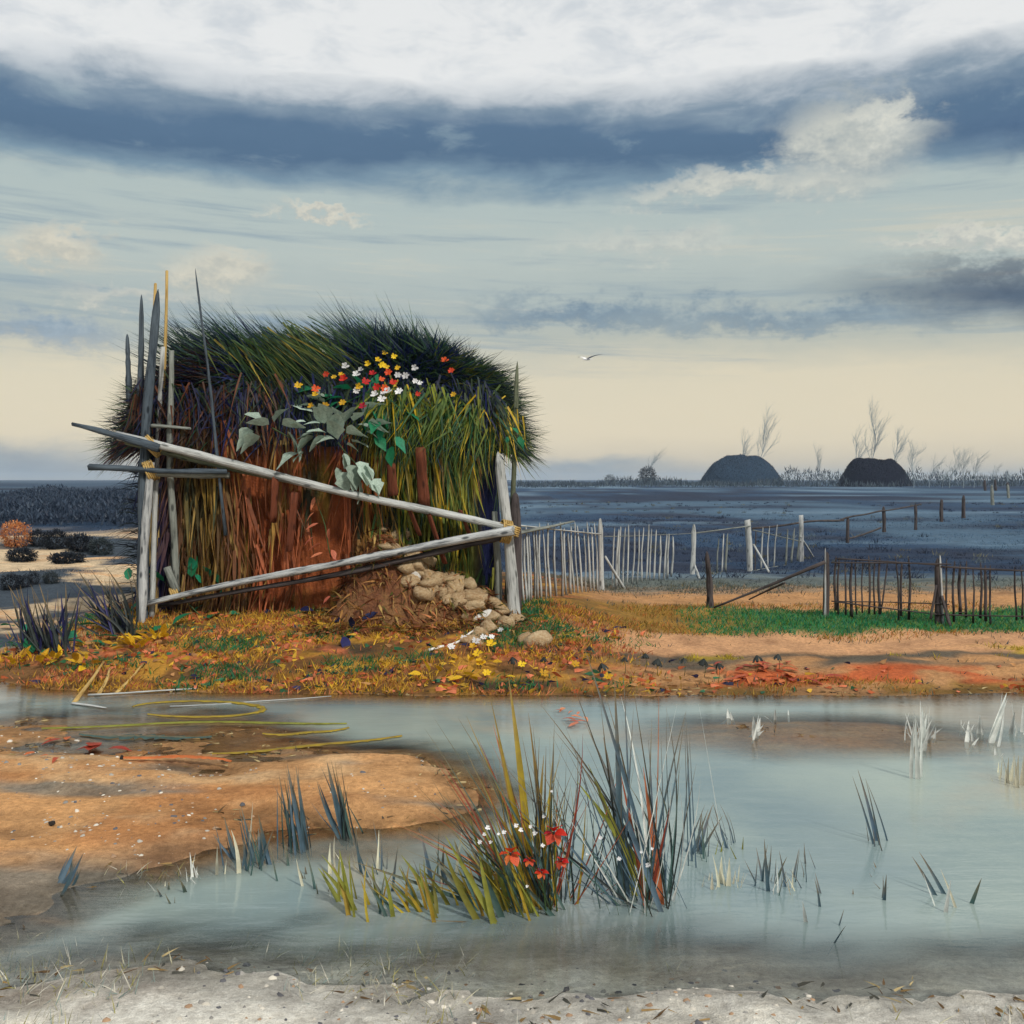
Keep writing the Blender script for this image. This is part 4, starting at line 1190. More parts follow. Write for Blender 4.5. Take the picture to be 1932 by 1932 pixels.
def leaf_plant(name, root, pts, kind, size, label, cat, group=None, jag=.15, W=.5, stem=True, down=.3):
    t_ = thing(name, root, label, cat, group)
    for p in pts:
        o = obj('leaf', random.choice(leaves_of(kind, jag, W)), t_)
        dv = (p - Vector(root)); dv.z -= down * dv.length
        dv = dv.normalized() + Vector((random.uniform(-.5, .5), random.uniform(-.6, 0), random.uniform(-.5, .4)))
        if down == 0:
            dv = Vector((random.uniform(-1, 1), random.uniform(-1, 1), random.uniform(.02, .16)))
        aim(o, p - Vector(root), dv, random.uniform(*size), random.uniform(-.6, .6) * (1 if down else .3))
    if stem:
        far = max(pts, key=lambda q: (q - Vector(root)).length)
        b_ = beam('stem', Vector(root) + Vector((0, .03, 0)), far + Vector((0, .03, 0)), .010, .005, M['stem'], t_, .04, 1, 'cut', 5, 6)
    return t_
sil = [(240, 790), (330, 830), (400, 900), (250, 940), (220, 990), (180, 1080), (430, 850), (600, 800), (560, 880), (620, 930), (520, 1000), (460, 1080), (500, 1160), (610, 1160), (450, 1210), (560, 1260), (640, 1290), (350, 700), (330, 960), (420, 980), (300, 870), (660, 900), (200, 860), (480, 940)]
sil += [(q[0] + random.uniform(-45, 45), q[1] + random.uniform(-40, 40)) for q in sil[:22]]
leaf_plant('silver_leaf_plant', on_hut(*z2(420, 1000)), [on_hut(*z2(*q)) for q in sil], 'leaf_silver', (.18, .32), 'silver-green broad-leaved plant sprawling over the middle of the hut', 'plant', jag=.35, W=.75)
random.seed(21)
sil2 = [(-165, 925), (-100, 850), (-60, 880), (-20, 860), (30, 880), (70, 930), (110, 980), (-120, 960)]
leaf_plant('silver_leaf_plant', on_hut(*z2(-40, 900)), [on_hut(*z2(*q)) for q in sil2], 'leaf_silver', (.20, .34), 'small silver-green plant left of the larger one, under the dark roof edge', 'plant', jag=.3, W=.5)
em = [(520, 640), (460, 690), (390, 680), (650, 650), (690, 850), (690, 950), (800, 1030), (890, 790), (740, 800), (560, 590), (250, 630), (600, 660), (500, 720), (670, 780), (820, 960), (720, 900), (640, 820), (430, 720)]
leaf_plant('emerald_leaf_plant', on_hut(*z2(640, 760)), [on_hut(*z2(*q)) for q in em], 'leaf_emerald', (.2, .34), 'emerald green leafy plant under the flowers on the hut', 'plant', jag=.2, W=.5)
em2 = [(1480, 930), (1500, 900), (1600, 960), (1660, 990), (1685, 960), (1640, 900), (1430, 880)]
rt = P(*z2(1560, 860), 12.9)
leaf_plant('emerald_leaf_plant', rt, [P(*z2(*q), 12.85) for q in em2], 'leaf_emerald', (.10, .2), 'few green leaves hanging from the right tip of the roof', 'plant', jag=.1, W=.45)
cor1 = [(520, 180), (515, 280), (540, 350), (615, 380), (510, 440), (560, 480), (570, 540), (630, 520), (620, 570)]
cor2 = [(620, 820), (685, 830), (775, 810), (880, 880), (970, 910), (800, 850)]
for pts, lab in ((cor1, 'coral leaf sprays on the brown hut wall between the two long rails'), (cor2, 'coral leaf sprays at the wall foot below the lower rail')):
    ps = [P(*z4h(*q), 12.72) for q in pts]
    leaf_plant('coral_leaf_plant', ps[-1], ps, 'leaf_coral', (.10, .2), lab, 'plant', W=.35, down=1.2)
nav = [(640, 950), (700, 930), (760, 960), (820, 930), (870, 990), (900, 980), (760, 1050), (720, 1110), (680, 1010), (830, 1010)]
ps = [G(*z4h(*q)) + Vector((0, -.05, .05)) for q in nav]
leaf_plant('blue_black_plant', G(*z4h(740, 1060)), ps, 'leaf_navy', (.14, .28), 'low blue-black leafy plant on the bank before the hut', 'plant', W=.5, stem=False)
nav = [(150, 860), (200, 880), (250, 870), (310, 900), (340, 880), (230, 930), (430, 930), (490, 890)]
ps = [G(*z4h(*q)) + Vector((0, -.05, .05)) for q in nav]
leaf_plant('blue_black_plant', G(*z4h(240, 920)), ps, 'leaf_navy', (.12, .22), 'smaller blue-black plant left of it at the wall foot', 'plant', W=.5, stem=False)
for pts, lab in (([(90, 1430), (130, 1400), (230, 1440), (270, 1490), (120, 1560), (210, 1600), (60, 1600), (180, 1480), (260, 1610)], 'emerald broad-leaved plant by the dark reeds at the left edge'),
                 ([(610, 1380), (580, 1350), (710, 1340), (760, 1380), (640, 1420), (850, 1320), (830, 1130)], 'emerald broad-leaved plant left of the thick front post'),
                 ([(1250, 1060), (1240, 1110), (1360, 1110), (1410, 1150), (1440, 1200), (1300, 1150), (1060, 1140), (1440, 1240)], 'emerald broad-leaved plant at the wall foot behind the lower rail'),
                 ([(540, 1540), (660, 1540), (760, 1500), (900, 1480), (1000, 1460), (1120, 1420), (1260, 1330), (500, 1500), (1350, 1380), (1480, 1350)], 'trailing emerald plant running along the top of the left bank')):
    ps = []
    for q in pts:
        gpt = G(*z3(q[0], max(q[1], 1330) + 25)); tgt = P(*z3(*q), gpt.y)
        ps.append(tgt)
    c0 = G(*z3(sum(q[0] for q in pts) / len(pts), max(1380, max(q[1] for q in pts) + 40)))
    leaf_plant('emerald_leaf_plant', c0, ps, 'leaf_emerald', (.15, .30), lab, 'plant', W=.5, down=-.2, stem=len(pts) < 9)
for i, (q, lab) in enumerate((((90, 1690), 'yellow leaf rosette at the far left of the shore'), ((250, 1705), 'yellow leaf rosette second from the left edge of the shore'), ((360, 1675), 'yellow leaf rosette in front of the dark reeds'), ((540, 1700), 'flat yellow leaf rosette right of the dark reeds'), ((1000, 1540), 'large yellow leaf rosette on the bank before the thick front post'), ((880, 1590), 'yellow leaf rosette at the waterline before the thick front post'))):
    c0 = G(*z3(*q), True)
    n = 9 if i < 4 else 18
    ps = [c0 + Vector((random.gauss(0, .06 * (1 + (i > 3))), random.gauss(0, .05), random.uniform(.02, .10))) for _ in range(n)]
    leaf_plant('yellow_leaf_rosette', c0, ps, 'leaf_yellow', (.08, .17), lab, 'plant', 'yellow rosettes on the left shore', W=.5, stem=False, down=-.3)
for q, n, lab in (((760, 120), 10, 'yellow-leaved plant on the shore below the stone spill'), ((640, 172), 7, 'low yellow plant at the waterline left of centre'), ((860, 190), 7, 'low yellow plant at the waterline near the tall grass tips'), ((720, 232), 4, 'small yellow plant in the edge of the water')):
    c0 = G(*z4(*q), True)
    ps = [c0 + Vector((random.gauss(0, .14), random.gauss(0, .06), random.uniform(.01, .07))) for _ in range(n)]
    leaf_plant('yellow_leaf_plant', c0, ps, 'leaf_yellow', (.07, .16), lab, 'plant', W=.4, stem=False, down=-.2)
for (a_, b_), n, kind, lab in ((((1560, 140), (1790, 150)), 26, 'leaf_rust', 'red ground-hugging plant along the right shore, upper patch'), (((1590, 205), (1900, 212)), 24, 'leaf_rust', 'red ground-hugging plant along the right shore, lower patch')):
    pa, pb = G(*z5b(a_[0] - 1100, a_[1])), G(*z5b(b_[0] - 1000, b_[1]))
    ps = []
    for _ in range(n):
        q = pa.lerp(pb, random.random()); q.x += random.gauss(0, .1); q.y += random.gauss(0, .10); q.z = tz(q.x, q.y) + random.uniform(.01, .04)
        ps.append(q)
    c0 = pa.lerp(pb, .5); c0.z = tz(c0.x, c0.y)
    leaf_plant('red_creeping_plant', c0, ps, kind, (.10, .22), lab, 'plant', W=.4, stem=False, down=0)

# ------------------------------------------------------------------ flowers
def flower_mesh(name, mat, np_=6, cup=.35, seed=0):
    r = random.Random(seed); V = []; T = []
    for k in range(np_):
        a = 6.283 * k / np_ + r.uniform(-.2, .2); w_ = 3.7 / np_
        L = r.uniform(.8, 1.1); c_, s_ = math.cos(a), math.sin(a)
        b0 = len(V)
        for rr_, ww, zz_ in ((.08, .05, 0), (.55, w_ * .5, cup * .5), (.9 * L, w_ * .38, cup), (1.05 * L, .02, cup * .85)):
            V.append((c_ * rr_ - s_ * ww, s_ * rr_ + c_ * ww, zz_)); V.append((c_ * rr_ + s_ * ww, s_ * rr_ - c_ * ww, zz_))
        for j in range(3):
            T.append((b0 + 2 * j, b0 + 2 * j + 1, b0 + 2 * j + 3, b0 + 2 * j + 2))
    return np_mesh(name, V, np.array(T), mat)
FM = {k: [flower_mesh(k + '_flower', M['petal_' + k], n_, c_, i) for i, (n_, c_) in enumerate(((6, .35), (5, .6), (7, .2)))] for k in ('yellow', 'red', 'white', 'coral')}
def flower(kind, p, s, label, group, face=(0, -1, .45)):
    o = obj(kind + '_flower', random.choice(FM[kind]))
    o.rotation_euler = (Vector(face) + Vector((random.uniform(-.4, .4), 0, random.uniform(-.4, .4)))).to_track_quat('Z', 'Y').to_euler()
    o.location = p; o.scale = (s, s, s)
    return tag(o, label, 'flower', group)
yel = [(755, 400), (820, 420), (708, 447), (735, 480), (770, 492), (845, 500), (642, 472), (455, 548), (405, 565), (160, 622), (575, 630), (275, 685), (250, 765), (345, 762), (465, 742), (1230, 685)]
red = [(352, 545), (475, 575), (280, 645), (625, 595), (703, 632), (672, 542), (780, 532), (735, 578), (815, 600), (755, 640), (985, 680), (1155, 365), (1170, 452), (1215, 520), (1095, 325), (608, 768)]
whi = [(483, 490), (590, 512), (560, 548), (845, 552), (900, 555), (960, 500), (965, 592), (1000, 605), (560, 658), (690, 685), (745, 672), (780, 665), (855, 665), (735, 715)]
for q in yel:
    lab = 'yellow flower in the tight cluster near the roof top' if q[1] < 520 and q[0] > 600 else ('lone yellow flower far right on the roof edge' if q[0] > 1200 else ('lone yellow flower farthest left of those on the hut' if q[0] < 200 else 'yellow flower among the green and silver leaves on the hut'))
    flower('yellow', on_hut(*z2(*q)) + Vector((0, -.12, .02)), random.uniform(.036, .058), lab, 'yellow flowers on the hut')
for q in red:
    lab = 'red flower on the dark right shoulder of the roof' if q[0] > 1050 else ('red flower left of centre above the silver leaves' if q[0] < 500 else 'red flower in the middle of the flower bed on the roof')
    flower('red', on_hut(*z2(*q)) + Vector((0, -.12, .02)), random.uniform(.036, .062), lab, 'red flowers on the hut')
for q in whi:
    lab = 'white flower along the lower edge of the flower bed' if q[1] > 640 else ('white flower in the upper left of the flower bed' if q[0] < 700 else 'white flower on the right side of the flower bed')
    flower('white', on_hut(*z2(*q)) + Vector((0, -.12, .02)), random.uniform(.035, .06), lab, 'white flowers on the hut')
# on the bank: flowers on short stems
SH = pole_mesh('stem', 1.0, .005, .003, M['stem'], 7, 4, 3, .03)
def stemmed(kind, px, py, s, label, group, h=.16):
    g_ = G(px, py + 10)
    top = P(px, py, g_.y)
    if top.z - g_.z < .04:
        top.z = g_.z + .06
    t_ = thing(kind + '_flower', g_, label, 'flower', group)
    o = obj('blossom', random.choice(FM[kind]), t_)
    o.rotation_euler = Vector((random.uniform(-.4, .4), -.7, .8)).to_track_quat('Z', 'Y').to_euler(); o.scale = (s, s, s); o.location = top - g_
    st_ = obj('stem', SH, t_); stand(st_, g_ - Vector((0, 0, .02)), top, g_); st_.scale = (1, 1, (top - g_).length + .02)
    return t_
for q in ((820, 105), (1010, 110), (1110, 150), (1250, 110), (1400, 165), (850, 150), (790, 30), (810, 60), (870, 20)):
    stemmed('yellow', *z4(*q), random.uniform(.04, .06), 'yellow flower on a short stem on the bank below the fence end', 'yellow flowers on the bank')
for q in ((1480, 1090), (1610, 1085), (1660, 1085), (1400, 1150), (1720, 1040), (1560, 1110)):
    stemmed('white', *z4h(*q), random.uniform(.035, .055), 'white flower on the bank just below the stone spill', 'white flowers on the bank')
# drooping dark seed heads
sd_m = flower_mesh('seed_head', M['seed'], 8, -.9, 3)
for i, q in enumerate(((640, 1420), (715, 1530), (865, 1490), (1000, 1465), (1085, 1500), (1250, 1495), (345, 1490), (140, 1490), (1380, 1500), (1720, 1478), (1860, 1470), (1470, 1530))):
    px, py = z5(*q)
    g_ = G(px, py + 34); top = P(px, py, g_.y)
    t_ = thing('dark_seed_head', g_, 'dark drooping seed head on a thin stalk on the orange bank', 'plant', 'dark seed heads on the bank')
    o = obj('head', sd_m, t_); s = random.uniform(.05, .085); o.scale = (s, s, s * 1.1); o.location = top - g_; o.rotation_euler = (random.uniform(-.3, .3), random.uniform(-.3, .3), random.uniform(0, 6))
    st_ = obj('stem', SH, t_); stand(st_, g_ - Vector((0, 0, .02)), top, g_); st_.scale = (.8, .8, (top - g_).length)

# ------------------------------------------------------------------ long single blades (tall grass, reeds)
def blade_obj(parent, p0, p1, width, mat, bow=(0, 0, 0), segs=8, name='blade'):
    p0 = Vector(p0); p1 = Vector(p1); c_ = (p0 + p1) / 2 + Vector(bow)
    V = []; Fq = []
    for i in range(segs + 1):
        t_ = i / segs
        p = p0 * (1 - t_) ** 2 + c_ * 2 * t_ * (1 - t_) + p1 * t_ ** 2
        tg = ((c_ - p0) * (1 - t_) + (p1 - c_) * t_).normalized()
        vw = (p - Vector((0, 0, CAMZ))).normalized()
        sd_ = tg.cross(vw).normalized()
        hw = width * .5 * max(.04, (1 - t_ ** 2.5)) * (.6 + .4 * min(1, t_ * 4))
        q = p - p0
        V += [q - sd_ * hw, q + vw * hw * .5, q + sd_ * hw]
    for i in range(segs):
        for s in (0, 1):
            a = i * 3 + s
            Fq.append((a, a + 1, a + 4, a + 3))
    o = obj(name, np_mesh(name, [tuple(v) for v in V], np.array(Fq), mat), parent)
    o.location = p0 - parent.location
    return o
M['blade_blue'] = leaf_mat('blue_reed', (.075, .13, .17), .15, tip=True)
M['blade_dark'] = leaf_mat('dark_blade', (.022, .032, .032), .1, tip=True)
M['blade_teal'] = leaf_mat('teal_blade', (.06, .12, .11), .2, tip=True)
M['blade_ochre'] = leaf_mat('ochre_blade', (.36, .25, .025), .25, tip=True)
M['blade_rust'] = leaf_mat('rust_blade', (.36, .09, .04), .2)
M['blade_pale'] = leaf_mat('bleached_blade', (.70, .72, .68), .25)
M['blade_cream'] = leaf_mat('cream_blade', (.66, .63, .48), .25)
def wroot(px, py):
    p = G(px, py, True); p.z = tz(p.x, p.y) - .02
    return p
ra = wroot(1040, 1705); rb_ = wroot(1225, 1700)
tuftA = thing('tall_grass_tuft', ra, 'tall tuft of ochre and dark grass in the foreground water', 'grass')
tuftB = thing('tall_reed_tuft', rb_, 'tall tuft of blue-grey reeds right of the ochre grass tuft', 'reeds')
def tuft_blade(t_, tip, wpx, mat, bowpx=0, basex=0, dy=None, dr=.06):
    px, py = z4(*tip)
    dy = random.uniform(-.35, .35) if dy is None else dy
    b0 = t_.location + Vector((random.gauss(0, dr) + basex, random.gauss(0, dr * .7), 0))
    Yt = t_.location.y + dy
    return blade_obj(t_, b0, P(px, py, Yt), wpx * .62 * Yt / F, M[mat], (bowpx * Yt / F, 0, abs(bowpx) * .4 * Yt / F))
A = tuftA
for tip, w_, m_, bo in (((950, 165), 26, 'blade_ochre', 8), ((865, 250), 14, 'blade_ochre', 6), ((900, 440), 30, 'blade_ochre', 0), ((1040, 330), 15, 'blade_ochre', 5), ((1110, 520), 20, 'blade_ochre', -4), ((760, 345), 10, 'blade_ochre', 0),
                        ((570, 400), 6, 'blade_teal', 20), ((610, 350), 5, 'blade_teal', 10), ((720, 350), 9, 'blade_teal', 12), ((980, 400), 8, 'blade_teal', 0), ((630, 680), 11, 'blade_teal', 20), ((640, 820), 9, 'blade_teal', 20),
                        ((240, 1000), 13, 'blade_teal', -60), ((700, 1010), 12, 'blade_teal', 10), ((430, 820), 5, 'blade_dark', 20), ((620, 570), 4, 'blade_dark', 10), ((480, 870), 5, 'blade_rust', 40), ((420, 828), 5, 'blade_rust', 60), ((600, 520), 6, 'blade_rust', 20), ((640, 540), 9, 'blade_rust', 12), ((880, 380), 12, 'blade_rust', 4), ((810, 440), 8, 'blade_rust', 6), ((560, 760), 5, 'blade_rust', 30), ((600, 710), 6, 'blade_rust', 24),
                        ((1060, 380), 7, 'blade_dark', 0), ((1090, 440), 8, 'blade_dark', 0), ((1160, 340), 5, 'blade_dark', 0), ((1150, 500), 7, 'blade_dark', 3), ((1180, 620), 6, 'blade_dark', 0), ((1010, 430), 7, 'blade_dark', 2), ((1120, 480), 10, 'blade_dark', 1), ((1230, 700), 6, 'blade_dark', -2)):
    tuft_blade(A, tip, w_, m_, bo)
for i in range(100):
    ang = random.gauss(-.28, .55); L_ = random.uniform(300, 760)
    tip = (1130 + math.sin(ang) * L_ * 1.1, 1130 - math.cos(ang) * L_)
    tuft_blade(A, tip, random.choice((3, 4, 5, 7)), random.choice(('blade_dark', 'blade_dark', 'blade_teal', 'blade_ochre', 'blade_rust', 'blade_blue')), random.uniform(-40, 45))
B = tuftB
for tip, w_, m_, bo, bx in (((1290, 20), 14, 'blade_blue', 10, 0), ((1430, 185), 24, 'blade_blue', 4, 0), ((1200, 100), 6, 'blade_dark', 20, 0), ((1090, 285), 8, 'blade_dark', 30, .05), ((1300, 380), 18, 'blade_blue', 10, 0), ((1470, 140), 8, 'blade_blue', 2, 0), ((1510, 180), 6, 'blade_dark', 0, 0), ((1380, 440), 30, 'blade_blue', 8, 0), ((1755, 320), 9, 'blade_blue', -16, 0), ((1750, 330), 7, 'blade_blue', 14, .02), ((1630, 160), 4, 'blade_rust', 10, .1), ((1560, 575), 20, 'blade_rust', 0, -.05), ((1455, 595), 16, 'blade_rust', 6, -.05), ((1680, 760), 12, 'blade_rust', 0, 0), ((1150, 400), 7, 'blade_dark', 30, .08), ((1310, 560), 22, 'leaf_olive', 10, -.05), ((1260, 640), 26, 'leaf_olive', 10, -.08), ((1340, 620), 14, 'leaf_olive', 0, -.05), ((1640, 420), 5, 'blade_blue', 0, 0), ((1800, 560), 5, 'blade_dark', 0, .05)):
    tuft_blade(B, tip, w_, m_, bo, bx, dr=.10)
for i in range(55):
    ang = random.gauss(-.30, .45); L_ = random.uniform(350, 900)
    tip = (1600 + math.sin(ang) * L_ * 1.15, 1130 - math.cos(ang) * L_)
    tuft_blade(B, tip, random.choice((2, 3, 4, 5, 8)), random.choice(('blade_blue', 'blade_blue', 'blade_dark', 'blade_teal', 'blade_pale')), random.uniform(-30, 45), dr=.14)
for tip in ((1225, 805), (1325, 885)):
    tuft_blade(B, tip, 5, 'blade_pale', 0, .0, -.3, .05)
ol = thing('olive_leaf_plant', wroot(880, 1700), 'olive broad-bladed plant low in the foreground left of the tall tuft', 'plant')
for tip, w_ in (((170, 960), 50), ((330, 1000), 40), ((480, 980), 60), ((640, 960), 46), ((800, 820), 50), ((560, 1040), 50), ((730, 900), 60), ((880, 960), 44), ((400, 1060), 36), ((850, 740), 40), ((960, 1000), 50)):
    px, py = z4(*tip)
    b0 = wroot(px + 50 + random.uniform(-20, 50), 1720)
    for k in range(8):
        b1 = b0 + Vector((random.gauss(0, .06), random.gauss(0, .07), 0))
        blade_obj(ol, b1, P(px + random.gauss(0, 22), py + random.uniform(-6, 36), b1.y + random.uniform(-.1, .25)), w_ * random.uniform(.07, .22) * b0.y / F, M[random.choice(('leaf_olive', 'leaf_olive', 'blade_ochre', 'blade_teal'))], (random.uniform(-.07, .05), 0, .05))
# poppies and small white flowers in the tuft
def poppy(Xp, Yp, s, label):
    px, py = z4(Xp, Yp); yy = ra.y - .25
    c_ = P(px, py, yy)
    base = Vector((ra.x + random.gauss(0, .05), ra.y - .08, ra.z))
    t_ = thing('red_poppy', base, label, 'flower', 'red poppies in the tall grass')
    beam('stem', base, c_, .004, .003, M['stem'], t_, .02, 1, 'cut', 5, 8)
    ce = obj('blossom', SDK, t_); ce.scale = (s * .2,) * 3; ce.location = c_ - base + Vector((0, -s * .2, 0))
    inv = Matrix.LocRotScale(ce.location, None, ce.scale).inverted()
    for k in range(6):
        o = obj('petal', random.choice(leaves_of('petal_red' if k < 4 else 'petal_coral', .1, .95)), ce)
        o.matrix_parent_inverse = inv
        a = 6.283 * k / 6
        aim(o, c_ - base + Vector((math.cos(a) * s * .1, -s * .1, math.sin(a) * s * .1)), (math.cos(a), -.55, math.sin(a) + .25), s * random.uniform(.8, 1.1), random.uniform(-.4, .4))
SDK = stone_mesh('poppy_centre', M['seed'], 77)
poppy(1155, 870, .062, 'largest red poppy, highest in the tall grass tuft')
poppy(960, 965, .058, 'red poppy at the left of the tuft, second largest')
poppy(1045, 995, .032, 'small red poppy between the two large ones, just right of the left one')
poppy(1190, 1000, .035, 'small red poppy right of the dark stems')
poppy(1100, 1050, .034, 'lowest red poppy in the tall grass tuft')
for q in ((855, 850), (840, 880), (820, 915), (870, 915), (930, 870), (985, 840), (1005, 860), (1050, 845), (1070, 875), (1110, 800), (1105, 930), (1305, 970), (1365, 895), (1450, 990), (1550, 960), (1600, 945), (1580, 1020), (1145, 685), (905, 878), (1035, 1115)):
    px, py = z4(*q); c_ = P(px, py, ra.y - .3 + random.uniform(-.05, .05))
    base = Vector((c_.x * .5 + (ra.x if q[0] < 1200 else rb_.x) * .5, ra.y - .1, ra.z))
    t_ = thing('white_flower', base, 'tiny white flower in the ochre tuft around the poppies' if q[0] < 1200 else 'tiny white flower among the blue reeds right of the poppies', 'flower', 'tiny white flowers in the tall grass')
    o = obj('blossom', random.choice(FM['white']), t_); s = random.uniform(.007, .013); o.scale = (s, s, s); o.location = c_ - base; o.rotation_euler = (R(60), random.uniform(-.6, .6), 0)
    st_ = obj('stem', SH, t_); stand(st_, base, c_, base); st_.scale = (.3, .3, (c_ - base).length)

# reeds standing in the water
def reeds(name, specs, label, cat='reeds', conv=None, extra=3):
    """specs: (base, tip, width px, material, bow px) in photo points"""
    t_ = None
    for (bx, by), (tx, ty), w_, m_, bo in specs:
        b0 = wroot(*conv(bx, by))
        if t_ is None:
            t_ = thing(name, b0, label, cat)
        px, py = conv(tx, ty)
        blade_obj(t_, b0, P(px, py, b0.y + random.uniform(-.1, .15)), w_ * .7 * b0.y / F, M[m_], (bo * b0.y / F, 0, abs(bo) * .5 * b0.y / F))
        for k in range(extra):
            b1 = b0 + Vector((random.gauss(0, .05), random.gauss(0, .06), 0))
            blade_obj(t_, b1, P(px + random.gauss(0, 12), py + random.uniform(-4, 40), b1.y), w_ * random.uniform(.2, .5) * b0.y / F, M[m_], (random.gauss(bo, 6) * b0.y / F, 0, 0))
    return t_
reeds('reed_clump', [((1385, 950), (1300, 560), 16, 'blade_blue', 0), ((1400, 960), (1340, 570), 12, 'blade_blue', 0), ((1360, 950), (1285, 620), 8, 'blade_teal', 0), ((1330, 940), (1262, 600), 7, 'blade_blue', 0), ((1410, 955), (1322, 640), 6, 'blade_dark', 0)], 'left of two dark blue reed clumps leaning in the shallow water', conv=z3b)
reeds('reed_clump', [((1570, 900), (1480, 550), 18, 'blade_blue', 0), ((1590, 905), (1500, 545), 8, 'blade_dark', 0), ((1545, 890), (1440, 640), 8, 'blade_blue', 0), ((1600, 900), (1530, 620), 9, 'blade_teal', 0)], 'right of two dark blue reed clumps leaning in the shallow water', conv=z3b)
reeds('reed_clump', [((1080, 1000), (1015, 800), 12, 'blade_blue', 0), ((1170, 1010), (1090, 745), 10, 'blade_blue', 0), ((1230, 1010), (1170, 790), 14, 'blade_blue', 0), ((1200, 1030), (1120, 820), 6, 'blade_teal', 0)], 'low blue reed clump nearer the viewer below the two leaning ones', conv=z3b)
reeds('reed_clump', [((260, 1110), (350, 930), 14, 'blade_blue', 0), ((300, 1115), (380, 960), 9, 'blade_blue', 0), ((880, 1080), (860, 960), 8, 'blade_pale', 0), ((920, 1090), (870, 1000), 7, 'blade_pale', 0)], 'few short reeds at the lower left near the sand bar', conv=z3b)
reeds('reed_clump', [((655, 1230), (585, 1045), 10, 'blade_blue', 0), ((660, 1260), (625, 1000), 12, 'blade_blue', -2), ((735, 1210), (800, 1050), 9, 'blade_blue', 0), ((665, 1220), (740, 1090), 11, 'blade_teal', -14), ((845, 1140), (825, 1020), 8, 'blade_blue', 0), ((740, 1230), (700, 1060), 9, 'blade_blue', 6), ((700, 1260), (690, 1130), 8, 'blade_pale', 0), ((760, 1270), (770, 1140), 8, 'blade_cream', 0)], 'short blue reeds in a zigzag at the lower right', conv=z5b)
reeds('reed_clump', [((240, 1090), (365, 830), 16, 'blade_blue', -6), ((500, 1040), (365, 815), 9, 'blade_blue', 0), ((480, 1030), (400, 822), 5, 'blade_blue', 24), ((260, 1060), (310, 870), 12, 'blade_blue', 0), ((330, 1100), (310, 860), 7, 'blade_teal', 0), ((270, 1120), (230, 360), 6, 'blade_blue', 0), ((500, 1050), (520, 990), 10, 'leaf_olive', 0), ((360, 1070), (420, 1010), 12, 'leaf_olive', 0), ((400, 1240), (410, 1090), 22, 'blade_cream', 0), ((440, 1240), (450, 1095), 18, 'blade_cream', 0), ((480, 1240), (500, 1130), 8, 'blade_cream', 0), ((330, 1250), (350, 1170), 8, 'blade_cream', 0)], 'bent blue reeds with cream stubs right of the tall tufts', conv=z5b)
reeds('reed_clump', [((1230, 1020), (1095, 650), 12, 'blade_blue', 10), ((1245, 1040), (1170, 860), 12, 'blade_blue', 0), ((1215, 1290), (1240, 1180), 12, 'blade_blue', 0), ((1240, 1190), (1175, 1115), 12, 'blade_dark', 8)], 'one long thin blue reed with stubs in open water at the lower right', conv=z5b)
reeds('bleached_reeds', [((1405, 700), (1385, 380), 14, 'blade_pale', 0), ((1430, 560), (1420, 340), 14, 'blade_pale', 0), ((1400, 560), (1445, 370), 14, 'blade_pale', 0), ((1395, 520), (1335, 370), 6, 'blade_pale', 0), ((1420, 540), (1410, 305), 8, 'blade_pale', 0), ((1450, 500), (1465, 380), 10, 'blade_pale', 0)], 'bleached white reeds in open water, left of the white clump at the edge', conv=z5b)
reeds('bleached_reeds', [((1750, 520), (1845, 265), 18, 'blade_pale', 0), ((1855, 470), (1885, 360), 12, 'blade_pale', 0), ((1700, 470), (1710, 375), 12, 'blade_pale', 0), ((1640, 520), (1655, 405), 12, 'blade_pale', 0), ((1800, 600), (1785, 540), 14, 'blade_pale', 0), ((1920, 470), (1928, 320), 10, 'blade_pale', 0), ((1620, 430), (1615, 400), 5, 'blade_pale', 0)], 'bleached white reeds at the right edge of the pond', conv=z5b)
reeds('bleached_reeds', [((580, 490), (570, 385), 16, 'blade_pale', 0), ((585, 480), (605, 390), 12, 'blade_pale', 0), ((450, 400), (440, 345), 12, 'blade_pale', 0), ((680, 400), (680, 345), 8, 'blade_pale', 0), ((750, 390), (745, 350), 6, 'blade_pale', 0)], 'small bleached white reeds left of the other white ones', conv=z5b)
reeds('cream_reed_bundle', [((1790, 690), (1805, 615), 12, 'blade_cream', 0), ((1830, 710), (1855, 590), 14, 'blade_cream', 0), ((1850, 720), (1880, 585), 14, 'blade_cream', 0), ((1880, 735), (1905, 580), 16, 'blade_cream', 0), ((1905, 745), (1930, 580), 16, 'blade_cream', 0)], 'cream stubby reed bundle at the right edge below the white reeds', conv=z5b)
k_ = 0  # blue-grey reeds added below to imitate reed reflections in the water
